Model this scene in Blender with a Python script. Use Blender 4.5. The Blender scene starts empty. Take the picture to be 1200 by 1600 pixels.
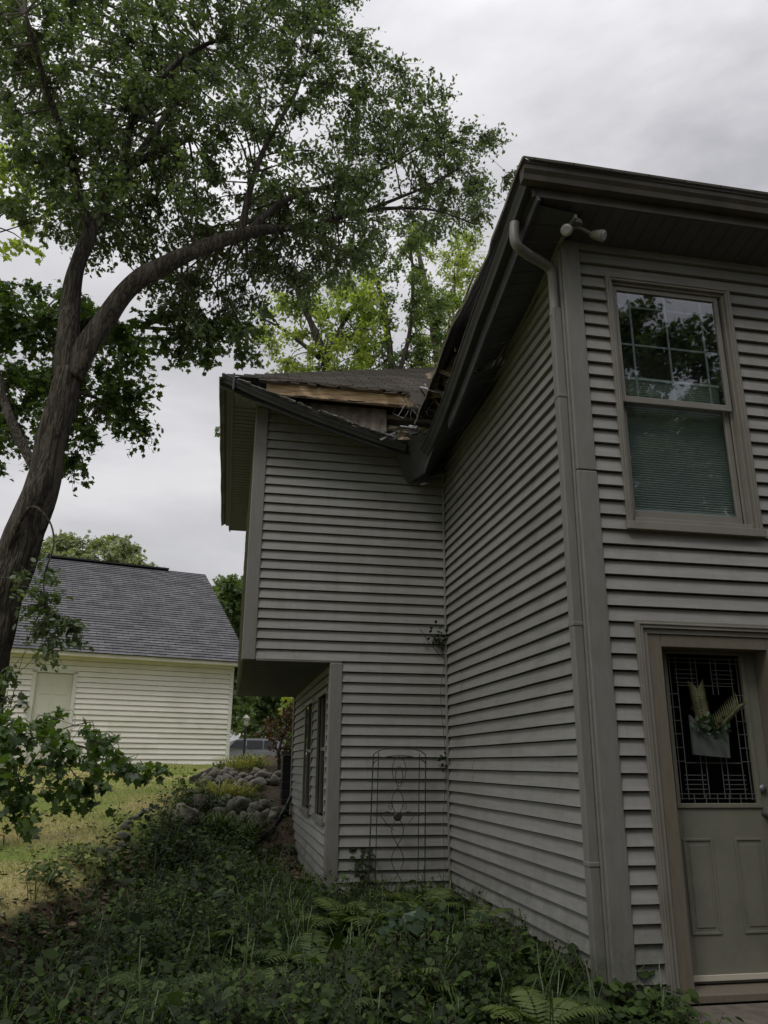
import bpy, math, random
import numpy as np
from mathutils import Vector, Matrix, noise
S = bpy.context.scene
C = S.collection
rng = np.random.default_rng(7)
random.seed(7)
R = math.radians

# ---------------------------------------------------------------- camera (solved from the photograph; origin = eye point)
F_, PITCH, ROLL, YAW = 1242.76, 0.306915, 0.0070982, -0.1868228
_cy, _sy, _cp, _sp, _cr, _sr = math.cos(YAW), math.sin(YAW), math.cos(PITCH), math.sin(PITCH), math.cos(ROLL), math.sin(ROLL)
_r = np.array([_cy, _sy, 0.]); _f = np.array([-_sy*_cp, _cy*_cp, _sp]); _u = np.cross(_r, _f)
_r2 = _cr*_r + _sr*_u; _u2 = -_sr*_r + _cr*_u
cam_d = bpy.data.cameras.new('camera'); cam = bpy.data.objects.new('camera', cam_d); C.objects.link(cam)
cam.matrix_world = Matrix(((_r2[0], _u2[0], -_f[0], 0), (_r2[1], _u2[1], -_f[1], 0), (_r2[2], _u2[2], -_f[2], 0), (0, 0, 0, 1)))
cam_d.lens = 36*F_/1600; cam_d.sensor_width = 36; cam_d.clip_start = .05; cam_d.clip_end = 3000
S.camera = cam

def W(px, py, Y):
    """point at depth Y seen at photo pixel (px, py)"""
    d = _r2*(px-600)/F_ - _u2*(py-800)/F_ + _f
    return d*Y/d[1]

# ---------------------------------------------------------------- light
SUN_EL, SUN_AZ = R(52), R(-135)      # azimuth measured from +Y towards +X
w = bpy.data.worlds.new('World'); S.world = w; w.use_nodes = True
nt = w.node_tree; N = nt.nodes; L = nt.links
for n in list(N): N.remove(n)
out = N.new('ShaderNodeOutputWorld'); bg = N.new('ShaderNodeBackground')
sky = N.new('ShaderNodeTexSky'); sky.sky_type = 'NISHITA'; sky.sun_disc = False
sky.sun_elevation = SUN_EL; sky.sun_rotation = SUN_AZ
tc = N.new('ShaderNodeTexCoord'); mp = N.new('ShaderNodeMapping'); mp.inputs['Scale'].default_value = (1, 1, 2.2)
n1 = N.new('ShaderNodeTexNoise'); n1.inputs['Scale'].default_value = 2.1; n1.inputs['Detail'].default_value = 6; n1.inputs['Roughness'].default_value = .52
n1.inputs['Distortion'].default_value = .3
cr = N.new('ShaderNodeValToRGB')
cr.color_ramp.elements[0].position = .36; cr.color_ramp.elements[0].color = (4.7, 4.68, 5.0, 1)
cr.color_ramp.elements[1].position = .64; cr.color_ramp.elements[1].color = (9.0, 8.9, 9.1, 1)
sx = N.new('ShaderNodeSeparateXYZ'); mr = N.new('ShaderNodeMapRange')
mr.inputs['From Min'].default_value = 0.0; mr.inputs['From Max'].default_value = .9
mr.inputs['To Min'].default_value = .80; mr.inputs['To Max'].default_value = 1.5
mul = N.new('ShaderNodeMix'); mul.data_type = 'RGBA'; mul.blend_type = 'MULTIPLY'; mul.inputs[0].default_value = 1
mx = N.new('ShaderNodeMix'); mx.data_type = 'RGBA'; mx.inputs[0].default_value = .93
L.new(tc.outputs['Generated'], mp.inputs[0]); L.new(mp.outputs[0], n1.inputs['Vector']); L.new(n1.outputs[0], cr.inputs[0])
L.new(tc.outputs['Generated'], sx.inputs[0]); L.new(sx.outputs[2], mr.inputs[0])
mz = N.new('ShaderNodeMapRange'); mz.interpolation_type = 'SMOOTHSTEP'; mz.inputs['From Min'].default_value = .72; mz.inputs['From Max'].default_value = .95; mz.inputs['To Min'].default_value = 1; mz.inputs['To Max'].default_value = 2.6
mzz = N.new('ShaderNodeMath'); mzz.operation = 'MULTIPLY'; L.new(sx.outputs[2], mz.inputs[0]); L.new(mr.outputs[0], mzz.inputs[0]); L.new(mz.outputs[0], mzz.inputs[1])
L.new(cr.outputs[0], mul.inputs[6]); L.new(mzz.outputs[0], mul.inputs[7])
L.new(sky.outputs[0], mx.inputs[6]); L.new(mul.outputs[2], mx.inputs[7])
L.new(mx.outputs[2], bg.inputs[0]); L.new(bg.outputs[0], out.inputs[0])
bg.inputs[1].default_value = .085
sl = bpy.data.lights.new('sun', 'SUN'); sun = bpy.data.objects.new('sun', sl); C.objects.link(sun)
sl.energy = 1.1; sl.angle = R(14); sl.color = (1, .96, .9)
sd = Vector((math.sin(SUN_AZ)*math.cos(SUN_EL), math.cos(SUN_AZ)*math.cos(SUN_EL), math.sin(SUN_EL)))
sun.rotation_euler = sd.to_track_quat('Z', 'Y').to_euler(); sun.location = sd*40
S.view_settings.view_transform = 'Standard'; S.view_settings.look = 'None'
S.view_settings.exposure = 0.0; S.view_settings.gamma = 1
S.cycles.max_bounces = 8; S.cycles.diffuse_bounces = 4; S.cycles.transmission_bounces = 6; S.cycles.transparent_max_bounces = 8

# ---------------------------------------------------------------- materials
def mat(name, col, rough=.7, col2=None, nscale=8, bump=0, bscale=40, metal=0, spec=.5, stretch=None, trans=0, attr=False, dirt=None, dirt_scale=1.2, detail=5):
    m = bpy.data.materials.new(name); m.use_nodes = True
    t = m.node_tree; n = t.nodes; l = t.links
    b = n['Principled BSDF']; b.inputs['Roughness'].default_value = rough; b.inputs['Metallic'].default_value = metal
    b.inputs['Specular IOR Level'].default_value = spec
    tc = n.new('ShaderNodeTexCoord'); mp = n.new('ShaderNodeMapping'); l.new(tc.outputs['Object'], mp.inputs[0])
    if stretch: mp.inputs['Scale'].default_value = stretch
    c_out = None
    if col2 is not None:
        mi = n.new('ShaderNodeMix'); mi.data_type = 'RGBA'
        mi.inputs[6].default_value = (*col, 1); mi.inputs[7].default_value = (*col2, 1)
        if attr:
            a = n.new('ShaderNodeAttribute'); a.attribute_name = 'v'; l.new(a.outputs['Fac'], mi.inputs[0])
        else:
            nz = n.new('ShaderNodeTexNoise'); nz.inputs['Scale'].default_value = nscale; nz.inputs['Detail'].default_value = detail
            rp = n.new('ShaderNodeMapRange'); rp.inputs['From Min'].default_value = .35; rp.inputs['From Max'].default_value = .65
            l.new(mp.outputs[0], nz.inputs['Vector']); l.new(nz.outputs[0], rp.inputs[0]); l.new(rp.outputs[0], mi.inputs[0])
        c_out = mi.outputs[2]
        if dirt is not None:
            nd = n.new('ShaderNodeTexNoise'); nd.inputs['Scale'].default_value = dirt_scale; nd.inputs['Detail'].default_value = 8; nd.inputs['Roughness'].default_value = .68
            rd = n.new('ShaderNodeMapRange'); rd.inputs['From Min'].default_value = .5; rd.inputs['From Max'].default_value = .8; rd.inputs['To Max'].default_value = .75
            md = n.new('ShaderNodeMix'); md.data_type = 'RGBA'; md.inputs[7].default_value = (*dirt, 1)
            l.new(tc.outputs['Object'], nd.inputs['Vector']); l.new(nd.outputs[0], rd.inputs[0]); l.new(rd.outputs[0], md.inputs[0]); l.new(c_out, md.inputs[6])
            c_out = md.outputs[2]
        l.new(c_out, b.inputs['Base Color'])
    else:
        b.inputs['Base Color'].default_value = (*col, 1)
    if bump:
        nb = n.new('ShaderNodeTexNoise'); nb.inputs['Scale'].default_value = bscale; nb.inputs['Detail'].default_value = 6
        bu = n.new('ShaderNodeBump'); bu.inputs['Strength'].default_value = bump; bu.inputs['Distance'].default_value = .02
        l.new(mp.outputs[0], nb.inputs['Vector']); l.new(nb.outputs[0], bu.inputs['Height']); l.new(bu.outputs[0], b.inputs['Normal'])
    if trans:
        o = n['Material Output']; tr = n.new('ShaderNodeBsdfTranslucent'); ms = n.new('ShaderNodeMixShader'); ms.inputs[0].default_value = trans
        g = n.new('ShaderNodeMix'); g.data_type = 'RGBA'; g.blend_type = 'MULTIPLY'; g.inputs[0].default_value = 1
        g.inputs[7].default_value = (1.6, 1.75, .55, 1)
        if c_out is not None: l.new(c_out, g.inputs[6])
        else: g.inputs[6].default_value = (*col, 1)
        l.new(g.outputs[2], tr.inputs[0]); l.new(b.outputs[0], ms.inputs[1]); l.new(tr.outputs[0], ms.inputs[2]); l.new(ms.outputs[0], o.inputs[0])
    return m

def glass_mat(name, tint=(.82, .88, .87), refl=.17):
    m = bpy.data.materials.new(name); m.use_nodes = True; t = m.node_tree; n = t.nodes; l = t.links
    for x in list(n): n.remove(x)
    o = n.new('ShaderNodeOutputMaterial'); a = n.new('ShaderNodeBsdfTransparent'); a.inputs[0].default_value = (*tint, 1)
    g = n.new('ShaderNodeBsdfGlossy'); g.inputs['Roughness'].default_value = .015; g.inputs[0].default_value = (.9, .93, 1, 1)
    f = n.new('ShaderNodeMath'); f.operation = 'POWER'; f.inputs[1].default_value = 4; lw = n.new('ShaderNodeLayerWeight'); lw.inputs[0].default_value = .5; l.new(lw.outputs['Facing'], f.inputs[0])
    ad = n.new('ShaderNodeMath'); ad.operation = 'ADD'; ad.inputs[1].default_value = refl
    x = n.new('ShaderNodeMixShader'); l.new(f.outputs[0], ad.inputs[0]); l.new(ad.outputs[0], x.inputs[0])
    tc = n.new('ShaderNodeTexCoord'); nb = n.new('ShaderNodeTexNoise'); nb.inputs['Scale'].default_value = 3.5
    bu = n.new('ShaderNodeBump'); bu.inputs['Strength'].default_value = .03; bu.inputs['Distance'].default_value = .02
    l.new(tc.outputs['Object'], nb.inputs['Vector']); l.new(nb.outputs[0], bu.inputs['Height']); l.new(bu.outputs[0], g.inputs['Normal'])
    l.new(a.outputs[0], x.inputs[1]); l.new(g.outputs[0], x.inputs[2]); l.new(x.outputs[0], o.inputs[0])
    return m

M = {}
def weathered(m, dark_tint=(.055, .058, .036), z0=-.75, z1=-1.4, streak=.35):
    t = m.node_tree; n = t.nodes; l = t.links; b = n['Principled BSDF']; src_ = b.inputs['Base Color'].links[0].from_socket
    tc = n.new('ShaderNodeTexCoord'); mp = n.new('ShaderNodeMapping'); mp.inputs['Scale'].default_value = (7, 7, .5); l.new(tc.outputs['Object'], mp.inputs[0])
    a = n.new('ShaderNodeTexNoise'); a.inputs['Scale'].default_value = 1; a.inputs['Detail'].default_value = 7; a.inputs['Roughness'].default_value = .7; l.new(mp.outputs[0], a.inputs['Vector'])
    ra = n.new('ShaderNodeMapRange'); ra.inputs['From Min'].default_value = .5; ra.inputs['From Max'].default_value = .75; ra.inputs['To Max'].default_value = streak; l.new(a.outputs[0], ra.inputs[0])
    m1 = n.new('ShaderNodeMix'); m1.data_type = 'RGBA'; l.new(ra.outputs[0], m1.inputs[0]); l.new(src_, m1.inputs[6]); m1.inputs[7].default_value = (dark_tint[0]*1.6, dark_tint[1]*1.5, dark_tint[2]*1.7, 1)
    sp = n.new('ShaderNodeSeparateXYZ'); l.new(tc.outputs['Object'], sp.inputs[0]); rz = n.new('ShaderNodeMapRange'); rz.inputs['From Min'].default_value = z0; rz.inputs['From Max'].default_value = z1; l.new(sp.outputs[2], rz.inputs[0])  # mottled darker tint, stronger towards the wall base
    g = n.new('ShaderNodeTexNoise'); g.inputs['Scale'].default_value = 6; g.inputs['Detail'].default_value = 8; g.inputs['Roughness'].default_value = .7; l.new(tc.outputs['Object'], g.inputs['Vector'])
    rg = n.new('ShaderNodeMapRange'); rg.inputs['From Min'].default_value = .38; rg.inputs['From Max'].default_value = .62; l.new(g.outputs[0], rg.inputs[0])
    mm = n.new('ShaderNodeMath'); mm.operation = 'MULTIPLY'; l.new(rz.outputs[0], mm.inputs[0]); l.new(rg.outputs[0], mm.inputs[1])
    m2 = n.new('ShaderNodeMix'); m2.data_type = 'RGBA'; l.new(mm.outputs[0], m2.inputs[0]); l.new(m1.outputs[2], m2.inputs[6]); m2.inputs[7].default_value = (*dark_tint, 1); l.new(m2.outputs[2], b.inputs['Base Color'])
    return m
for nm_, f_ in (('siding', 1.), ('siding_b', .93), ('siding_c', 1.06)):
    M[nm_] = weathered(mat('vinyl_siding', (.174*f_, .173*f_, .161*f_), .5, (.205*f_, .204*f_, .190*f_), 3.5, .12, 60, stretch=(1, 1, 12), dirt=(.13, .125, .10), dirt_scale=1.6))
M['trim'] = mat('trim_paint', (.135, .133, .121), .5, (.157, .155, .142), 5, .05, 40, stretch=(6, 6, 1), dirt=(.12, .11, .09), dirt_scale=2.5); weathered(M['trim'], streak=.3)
M['frame'] = mat('window_frame_paint', (.155, .146, .124), .5, (.180, .170, .146), 6, .05, 50, dirt=(.12, .10, .08), dirt_scale=4)
M['gutter'] = mat('gutter_metal', (.060, .052, .044), .42, (.082, .072, .061), 7, .1, 12, dirt=(.035, .032, .027), dirt_scale=3)
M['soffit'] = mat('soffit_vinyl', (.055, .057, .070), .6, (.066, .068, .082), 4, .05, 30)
M['dark'] = mat('dark_interior', (.02, .02, .02), .9)
M['wood'] = mat('fresh_lumber', (.58, .42, .25), .7, (.30, .19, .10), 9, .3, 60, stretch=(.6, 4, 9))
M['oldwood'] = mat('weathered_sheathing', (.16, .13, .10), .85, (.09, .075, .06), 12, .4, 50)
M['splinter'] = mat('split_wood', (.34, .27, .19), .8, (.14, .11, .08), 20, .3, 60)
M['felt'] = mat('torn_felt', (.30, .30, .31), .8, (.07, .07, .07), 18, .5, 40)
M['glass'] = glass_mat('window_glass')
M['doorglass'] = glass_mat('leaded_glass_pane', (.3, .34, .3), .0)
M['blind'] = mat('cellular_blind', (.27, .31, .31), .8, (.30, .34, .34), 3)
M['muntin'] = mat('muntin_bar', (.15, .155, .17), .5)
M['door'] = mat('door_paint', (.125, .124, .094), .6, (.142, .140, .108), 5, .08, 30, dirt=(.085, .085, .062), dirt_scale=3)
M['jamb'] = mat('door_jamb_wood', (.105, .090, .066), .6, (.125, .108, .080), 7, .15, 50, stretch=(8, 8, 1))
M['lead'] = mat('lead_came', (.15, .155, .155), .45, metal=.5)
M['sweep'] = mat('door_sweep', (.42, .38, .31), .5)
M['concrete'] = mat('concrete', (.105, .088, .068), .9, (.06, .052, .04), 14, .4, 60)
M['pocket'] = mat('zinc_pocket', (.055, .062, .058), .6, (.075, .085, .08), 8, metal=.2)
M['dryleaf'] = mat('dried_palm', (.17, .165, .085), .8, (.10, .105, .05), 20, trans=.3)
M['lamp'] = mat('floodlight_plastic', (.17, .165, .155), .4)
M['lens'] = mat('floodlight_lens', (.30, .31, .33), .25)
M['iron'] = mat('wrought_iron', (.012, .012, .011), .6)
M['cream'] = mat('garage_siding_paint', (.78, .755, .70), .6, (.82, .795, .74), 2, .05, 30, dirt=(.60, .59, .50), dirt_scale=.8)
M['cream_b'] = mat('garage_siding_paint', (.70, .69, .615), .6, (.76, .75, .67), 2, .05, 30, dirt=(.52, .51, .43), dirt_scale=.8)
M['white'] = mat('white_trim', (.66, .66, .60), .5)
M['gdoor'] = mat('garage_door_paint', (.60, .60, .52), .5)
M['shed'] = mat('far_wall_paint', (.50, .49, .44), .7)
M['rock'] = mat('fieldstone', (.185, .17, .14), .9, (.09, .082, .068), 3.2, .8, 22, dirt=(.035, .045, .02), dirt_scale=2.4)
M['rockdark'] = mat('mossy_fieldstone', (.11, .102, .083), .9, (.055, .053, .042), 4, .8, 22, dirt=(.03, .045, .015), dirt_scale=2.4)
M['tarp'] = mat('black_plastic', (.010, .010, .011), .6)
M['edging'] = mat('bed_edging', (.035, .032, .026), .8)
def bark_mat(name, light, dark, sc=1.):
    m = bpy.data.materials.new(name); m.use_nodes = True; t = m.node_tree; n = t.nodes; l = t.links; p = n['Principled BSDF']; p.inputs['Roughness'].default_value = .95; p.inputs['Specular IOR Level'].default_value = .2
    tc = n.new('ShaderNodeTexCoord'); mp = n.new('ShaderNodeMapping'); mp.inputs['Scale'].default_value = (26*sc, 26*sc, 3.2*sc); l.new(tc.outputs['Object'], mp.inputs[0])
    nd = n.new('ShaderNodeTexNoise'); nd.inputs['Scale'].default_value = .8; nd.inputs['Detail'].default_value = 4; l.new(mp.outputs[0], nd.inputs['Vector'])
    mx_ = n.new('ShaderNodeMix'); mx_.data_type = 'VECTOR'; mx_.inputs[0].default_value = .35; l.new(mp.outputs[0], mx_.inputs[4]); l.new(nd.outputs['Color'], mx_.inputs[5])
    v0 = n.new('ShaderNodeTexNoise'); v0.inputs['Scale'].default_value = .55; v0.inputs['Detail'].default_value = 3; v0.inputs['Roughness'].default_value = .6; l.new(mx_.outputs[1], v0.inputs['Vector'])
    v1 = n.new('ShaderNodeMath'); v1.operation = 'SUBTRACT'; v1.inputs[1].default_value = .5; l.new(v0.outputs[0], v1.inputs[0])
    vo = n.new('ShaderNodeMath'); vo.operation = 'ABSOLUTE'; l.new(v1.outputs[0], vo.inputs[0])
    nf = n.new('ShaderNodeTexNoise'); nf.inputs['Scale'].default_value = 3.; nf.inputs['Detail'].default_value = 6; l.new(mp.outputs[0], nf.inputs['Vector'])
    mr = n.new('ShaderNodeMapRange'); mr.inputs['From Max'].default_value = .10; l.new(vo.outputs[0], mr.inputs[0])
    mu = n.new('ShaderNodeMath'); mu.operation = 'MULTIPLY'; l.new(mr.outputs[0], mu.inputs[0]); l.new(nf.outputs[0], mu.inputs[1])
    c = n.new('ShaderNodeMix'); c.data_type = 'RGBA'; c.inputs[6].default_value = (*dark, 1); c.inputs[7].default_value = (*light, 1)
    r2 = n.new('ShaderNodeMapRange'); r2.inputs['From Max'].default_value = .6; l.new(mu.outputs[0], r2.inputs[0]); l.new(r2.outputs[0], c.inputs[0]); l.new(c.outputs[2], p.inputs['Base Color'])
    b = n.new('ShaderNodeBump'); b.inputs['Strength'].default_value = 1.; b.inputs['Distance'].default_value = .05; l.new(mu.outputs[0], b.inputs['Height']); l.new(b.outputs[0], p.inputs['Normal'])
    return m
M['bark'] = bark_mat('tree_bark', (.125, .110, .092), (.030, .025, .020), 1.35)
M['twig'] = mat('twig_bark', (.05, .042, .034), .9)
M['leaf_oak'] = mat('oak_leaf', (.055, .086, .040), .40, (.125, .165, .090), trans=.34, attr=True)
M['leaf_maple'] = mat('maple_leaf', (.034, .066, .016), .45, (.080, .125, .032), trans=.36, attr=True)
M['leaf_yellow'] = mat('yellow_green_leaf', (.16, .215, .06), .5, (.29, .33, .12), trans=.55, attr=True)
M['leaf_haze'] = mat('hazed_far_leaf', (.19, .22, .13), .7, (.27, .30, .19), trans=.3, attr=True)  # distance haze put into the leaf colour
M['leaf_far'] = mat('far_tree_leaf', (.065, .105, .04), .6, (.14, .19, .08), trans=.35, attr=True)
M['leaf_red'] = mat('purple_shrub_leaf', (.045, .022, .016), .6, (.10, .055, .03), trans=.3, attr=True)
M['cover'] = mat('ground_cover_leaf', (.012, .022, .006), .6, (.052, .086, .016), trans=.25, attr=True, spec=.22)
M['fernleaf'] = mat('fern_frond', (.035, .058, .012), .6, (.09, .118, .027), trans=.35, attr=True)
M['hosta'] = mat('broad_leaf', (.022, .045, .022), .5, (.04, .072, .034), trans=.25, attr=True)
M['blade'] = mat('grass_blade', (.16, .20, .045), .6, (.33, .29, .11), trans=.3, attr=True)
M['longblade'] = mat('long_grass_blade', (.030, .055, .013), .55, (.075, .105, .028), trans=.3, attr=True)
M['litter'] = mat('leaf_litter', (.055, .038, .022), .9, (.17, .12, .07), attr=True)
M['carpaint'] = mat('silver_car_paint', (.16, .17, .18), .25, metal=.4)
M['carglass'] = mat('car_glass', (.012, .013, .015), .08)
M['rubber'] = mat('tyre_rubber', (.012, .012, .012), .8)
M['globe'] = mat('lamp_globe', (.4, .4, .38), .3)

def shingle_mat(name, a, b, mort, bw=.30, rh=.14):
    m = bpy.data.materials.new(name); m.use_nodes = True; t = m.node_tree; n = t.nodes; l = t.links; p = n['Principled BSDF']
    uv = n.new('ShaderNodeTexCoord'); br = n.new('ShaderNodeTexBrick')
    br.inputs['Color1'].default_value = (*a, 1); br.inputs['Color2'].default_value = (*b, 1); br.inputs['Mortar'].default_value = (*mort, 1)
    br.inputs['Scale'].default_value = 1; br.inputs['Brick Width'].default_value = bw; br.inputs['Row Height'].default_value = rh
    br.inputs['Mortar Size'].default_value = .006; br.inputs['Bias'].default_value = -.1
    nz = n.new('ShaderNodeTexNoise'); nz.inputs['Scale'].default_value = 60; nz.inputs['Detail'].default_value = 3
    ns = n.new('ShaderNodeTexNoise'); ns.inputs['Scale'].default_value = 1.1; ns.inputs['Detail'].default_value = 5
    mi = n.new('ShaderNodeMix'); mi.data_type = 'RGBA'; mi.blend_type = 'MULTIPLY'; mi.inputs[0].default_value = .8
    mr1 = n.new('ShaderNodeMapRange'); mr1.inputs['To Min'].default_value = .75; mr1.inputs['To Max'].default_value = 1.3
    ma = n.new('ShaderNodeMath'); ma.operation = 'MULTIPLY_ADD'; ma.inputs[1].default_value = .5
    l.new(uv.outputs['UV'], br.inputs['Vector']); l.new(uv.outputs['UV'], nz.inputs['Vector']); l.new(uv.outputs['UV'], ns.inputs['Vector'])
    l.new(nz.outputs[0], ma.inputs[0]); mh = n.new('ShaderNodeMath'); mh.operation = 'MULTIPLY'; mh.inputs[1].default_value = .5
    l.new(ns.outputs[0], mh.inputs[0]); l.new(mh.outputs[0], ma.inputs[2]); l.new(ma.outputs[0], mr1.inputs[0])
    l.new(br.outputs[0], mi.inputs[6]); l.new(mr1.outputs[0], mi.inputs[7]); l.new(mi.outputs[2], p.inputs['Base Color'])
    p.inputs['Roughness'].default_value = .95
    bu = n.new('ShaderNodeBump'); bu.inputs['Strength'].default_value = .6; bu.inputs['Distance'].default_value = .01
    l.new(nz.outputs[0], bu.inputs['Height']); l.new(bu.outputs[0], p.inputs['Normal'])
    return m
M['shingle'] = shingle_mat('brown_shingles', (.20, .185, .17), (.29, .268, .248), (.07, .065, .06))
M['cap'] = mat('asphalt_cap', (.11, .10, .09), .95, (.15, .135, .12), 30, .4, 80)
M['shadegutter'] = mat('shaded_gutter', (.028, .028, .033), .5, (.040, .040, .045), 7, .1, 12)  # darker copy of the gutter metal, shade put into its colour
M['gshingle'] = shingle_mat('grey_shingles', (.080, .081, .088), (.155, .156, .165), (.03, .03, .032), .33, .16)

# ---------------------------------------------------------------- mesh helpers
def empty(name, loc=(0, 0, 0)):
    o = bpy.data.objects.new(name, None); o.location = loc; C.objects.link(o); return o
def tag(o, label=None, cat=None, group=None, kind=None):
    if label: o['label'] = label
    if cat: o['category'] = cat
    if group: o['group'] = group
    if kind: o['kind'] = kind
    return o

class MB:
    def __init__(s): s.v = []; s.f = []; s.uv = []; s.has_uv = False; s.mi = []
    def vert(s, p): s.v.append((float(p[0]), float(p[1]), float(p[2]))); return len(s.v)-1
    def face(s, pts, uv=None, mi=0):
        i0 = len(s.v)
        for p in pts: s.vert(p)
        s.f.append(list(range(i0, i0+len(pts)))); s.uv.append(uv); s.mi.append(mi)
        if uv: s.has_uv = True
    def add(s, verts, faces, mi=0):
        i0 = len(s.v)
        for p in verts: s.vert(p)
        for f in faces: s.f.append([i+i0 for i in f]); s.uv.append(None); s.mi.append(mi)
    def box(s, a, b, mi=0):
        x0, y0, z0 = a; x1, y1, z1 = b
        s.obox((( x0+x1)/2, (y0+y1)/2, (z0+z1)/2), (1, 0, 0), (0, 1, 0), (0, 0, 1), abs(x1-x0), abs(y1-y0), abs(z1-z0), mi)
    def obox(s, c, ux, uy, uz, sx, sy, sz, mi=0):
        c, ux, uy, uz = map(lambda q: np.array(q, float), (c, ux, uy, uz)); v = []
        for k in (-.5, .5):
            for j in (-.5, .5):
                for i in (-.5, .5): v.append(c+ux*sx*i+uy*sy*j+uz*sz*k)
        s.add(v, [(0, 2, 3, 1), (4, 5, 7, 6), (0, 1, 5, 4), (2, 6, 7, 3), (0, 4, 6, 2), (1, 3, 7, 5)], mi)
    def beam(s, a, b, wd, ht, up=(0, 0, 1), mi=0):
        a = np.array(a, float); b = np.array(b, float); d = b-a; ln = np.linalg.norm(d); d = d/ln
        side = np.cross(d, up); side /= np.linalg.norm(side); u = np.cross(side, d)
        s.obox((a+b)/2, d, side, u, ln, wd, ht, mi)
    def tube(s, pts, rad, n=8, cap=True, rough=0, mi=0):
        pts = [np.array(p, float) for p in pts]
        if not hasattr(rad, '__len__'): rad = [rad]*len(pts)
        rings = []; ref = None
        for i, p in enumerate(pts):
            d = pts[min(i+1, len(pts)-1)]-pts[max(i-1, 0)]; d = d/(np.linalg.norm(d)+1e-9)
            if ref is None:
                ref = np.cross(d, (0, 0, 1.)); 
                if np.linalg.norm(ref) < .05: ref = np.cross(d, (0, 1., 0))
            ref = ref-d*np.dot(ref, d); ref /= np.linalg.norm(ref); o = np.cross(d, ref); ring = []
            for k in range(n):
                a = 2*math.pi*k/n
                q = p+(ref*math.cos(a)+o*math.sin(a))*rad[i]*(1+(rough*noise.noise(Vector(p*1.7)+Vector((math.cos(a)*1.5, math.sin(a)*1.5, 0))) if rough else 0))
                ring.append(s.vert(q))
            rings.append(ring)
        for i in range(len(rings)-1):
            for k in range(n): s.f.append([rings[i][k], rings[i][(k+1) % n], rings[i+1][(k+1) % n], rings[i+1][k]]); s.uv.append(None); s.mi.append(mi)
        if cap:
            s.f.append(rings[0][::-1]); s.uv.append(None); s.mi.append(mi); s.f.append(rings[-1][:]); s.uv.append(None); s.mi.append(mi)
    def build(s, name, mats, parent=None, smooth=False, bevel=0):
        me = bpy.data.meshes.new(name); me.from_pydata(s.v, [], s.f)
        for m in (mats if isinstance(mats, (list, tuple)) else [mats]): me.materials.append(m)
        if s.has_uv:
            ul = me.uv_layers.new(name='UVMap'); k = 0
            for f, uv in zip(s.f, s.uv):
                for j in range(len(f)):
                    if uv: ul.data[k].uv = uv[j]
                    k += 1
        if any(s.mi): me.polygons.foreach_set('material_index', s.mi)
        if smooth: me.polygons.foreach_set('use_smooth', [True]*len(me.polygons))
        me.update(); o = bpy.data.objects.new(name, me); C.objects.link(o)
        if parent: o.parent = parent; o.matrix_parent_inverse = Matrix.Translation(-Vector(parent.location)) if parent.parent is None else Matrix()
        if bevel:
            b = o.modifiers.new('bevel', 'BEVEL'); b.width = bevel; b.segments = 2; b.limit_method = 'ANGLE'
        return o
# children are written in world coordinates: things' Empties sit at their base and children carry the inverse
def box_obj(name, a, b, m, parent, bevel=.004):
    k = MB(); k.box(a, b); return k.build(name, m, parent, bevel=bevel)

def catmull(pts, rad, sub=5):
    P = [np.array(p, float) for p in pts]; out = []; rr = []
    for i in range(len(P)-1):
        p0 = P[max(i-1, 0)]; p1 = P[i]; p2 = P[i+1]; p3 = P[min(i+2, len(P)-1)]
        for k in range(sub):
            t = k/sub
            out.append(.5*((2*p1)+(-p0+p2)*t+(2*p0-5*p1+4*p2-p3)*t*t+(-p0+3*p1-3*p2+p3)*t**3)); rr.append(rad[i]*(1-t)+rad[i+1]*t)
    out.append(P[-1]); rr.append(rad[-1]); return out, rr

# ---- leaves: numpy-built meshes of many individually shaped leaves
def half(o): return o+[(-x, y, z) for (x, y, z) in o[::-1] if abs(x) > 1e-6]
SH = {
 'oak': half([(0, 0, 0), (.10, .12, .01), (.24, .22, .05), (.15, .34, .02), (.36, .50, .07), (.17, .60, .02), (.26, .78, .03), (.10, .84, 0), (0, 1, -.05)]),
 'maple': half([(0, 0, 0), (.22, -.02, .02), (.40, .12, .05), (.30, .26, .02), (.56, .42, .06), (.34, .52, .02), (.30, .66, .02), (.14, .60, 0), (.14, .80, 0), (0, 1, -.06)]),
 'ovate': half([(0, 0, 0), (.26, .22, .05), (.32, .45, .06), (.18, .78, .02), (0, 1, -.06)]),
 'round': half([(0, 0, 0), (.36, .05, .06), (.50, .40, .08), (.34, .80, .03), (0, .95, -.06)]),
 'pinna': half([(0, 0, 0), (.13, .12, .02), (.12, .5, .02), (0, 1, -.1)]),
 'blade': half([(0, 0, 0), (.5, 0, 0), (.35, .5, 0), (0, 1, 0)]),
 'clump': [(0, 0, 0), (.42, -.05, .1), (.30, .22, -.05), (.62, .48, .08), (.28, .55, 0), (.20, .95, -.1), (-.06, .62, .06), (-.38, .86, 0), (-.30, .46, .1), (-.62, .25, -.08), (-.28, .14, .04)],
}
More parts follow.
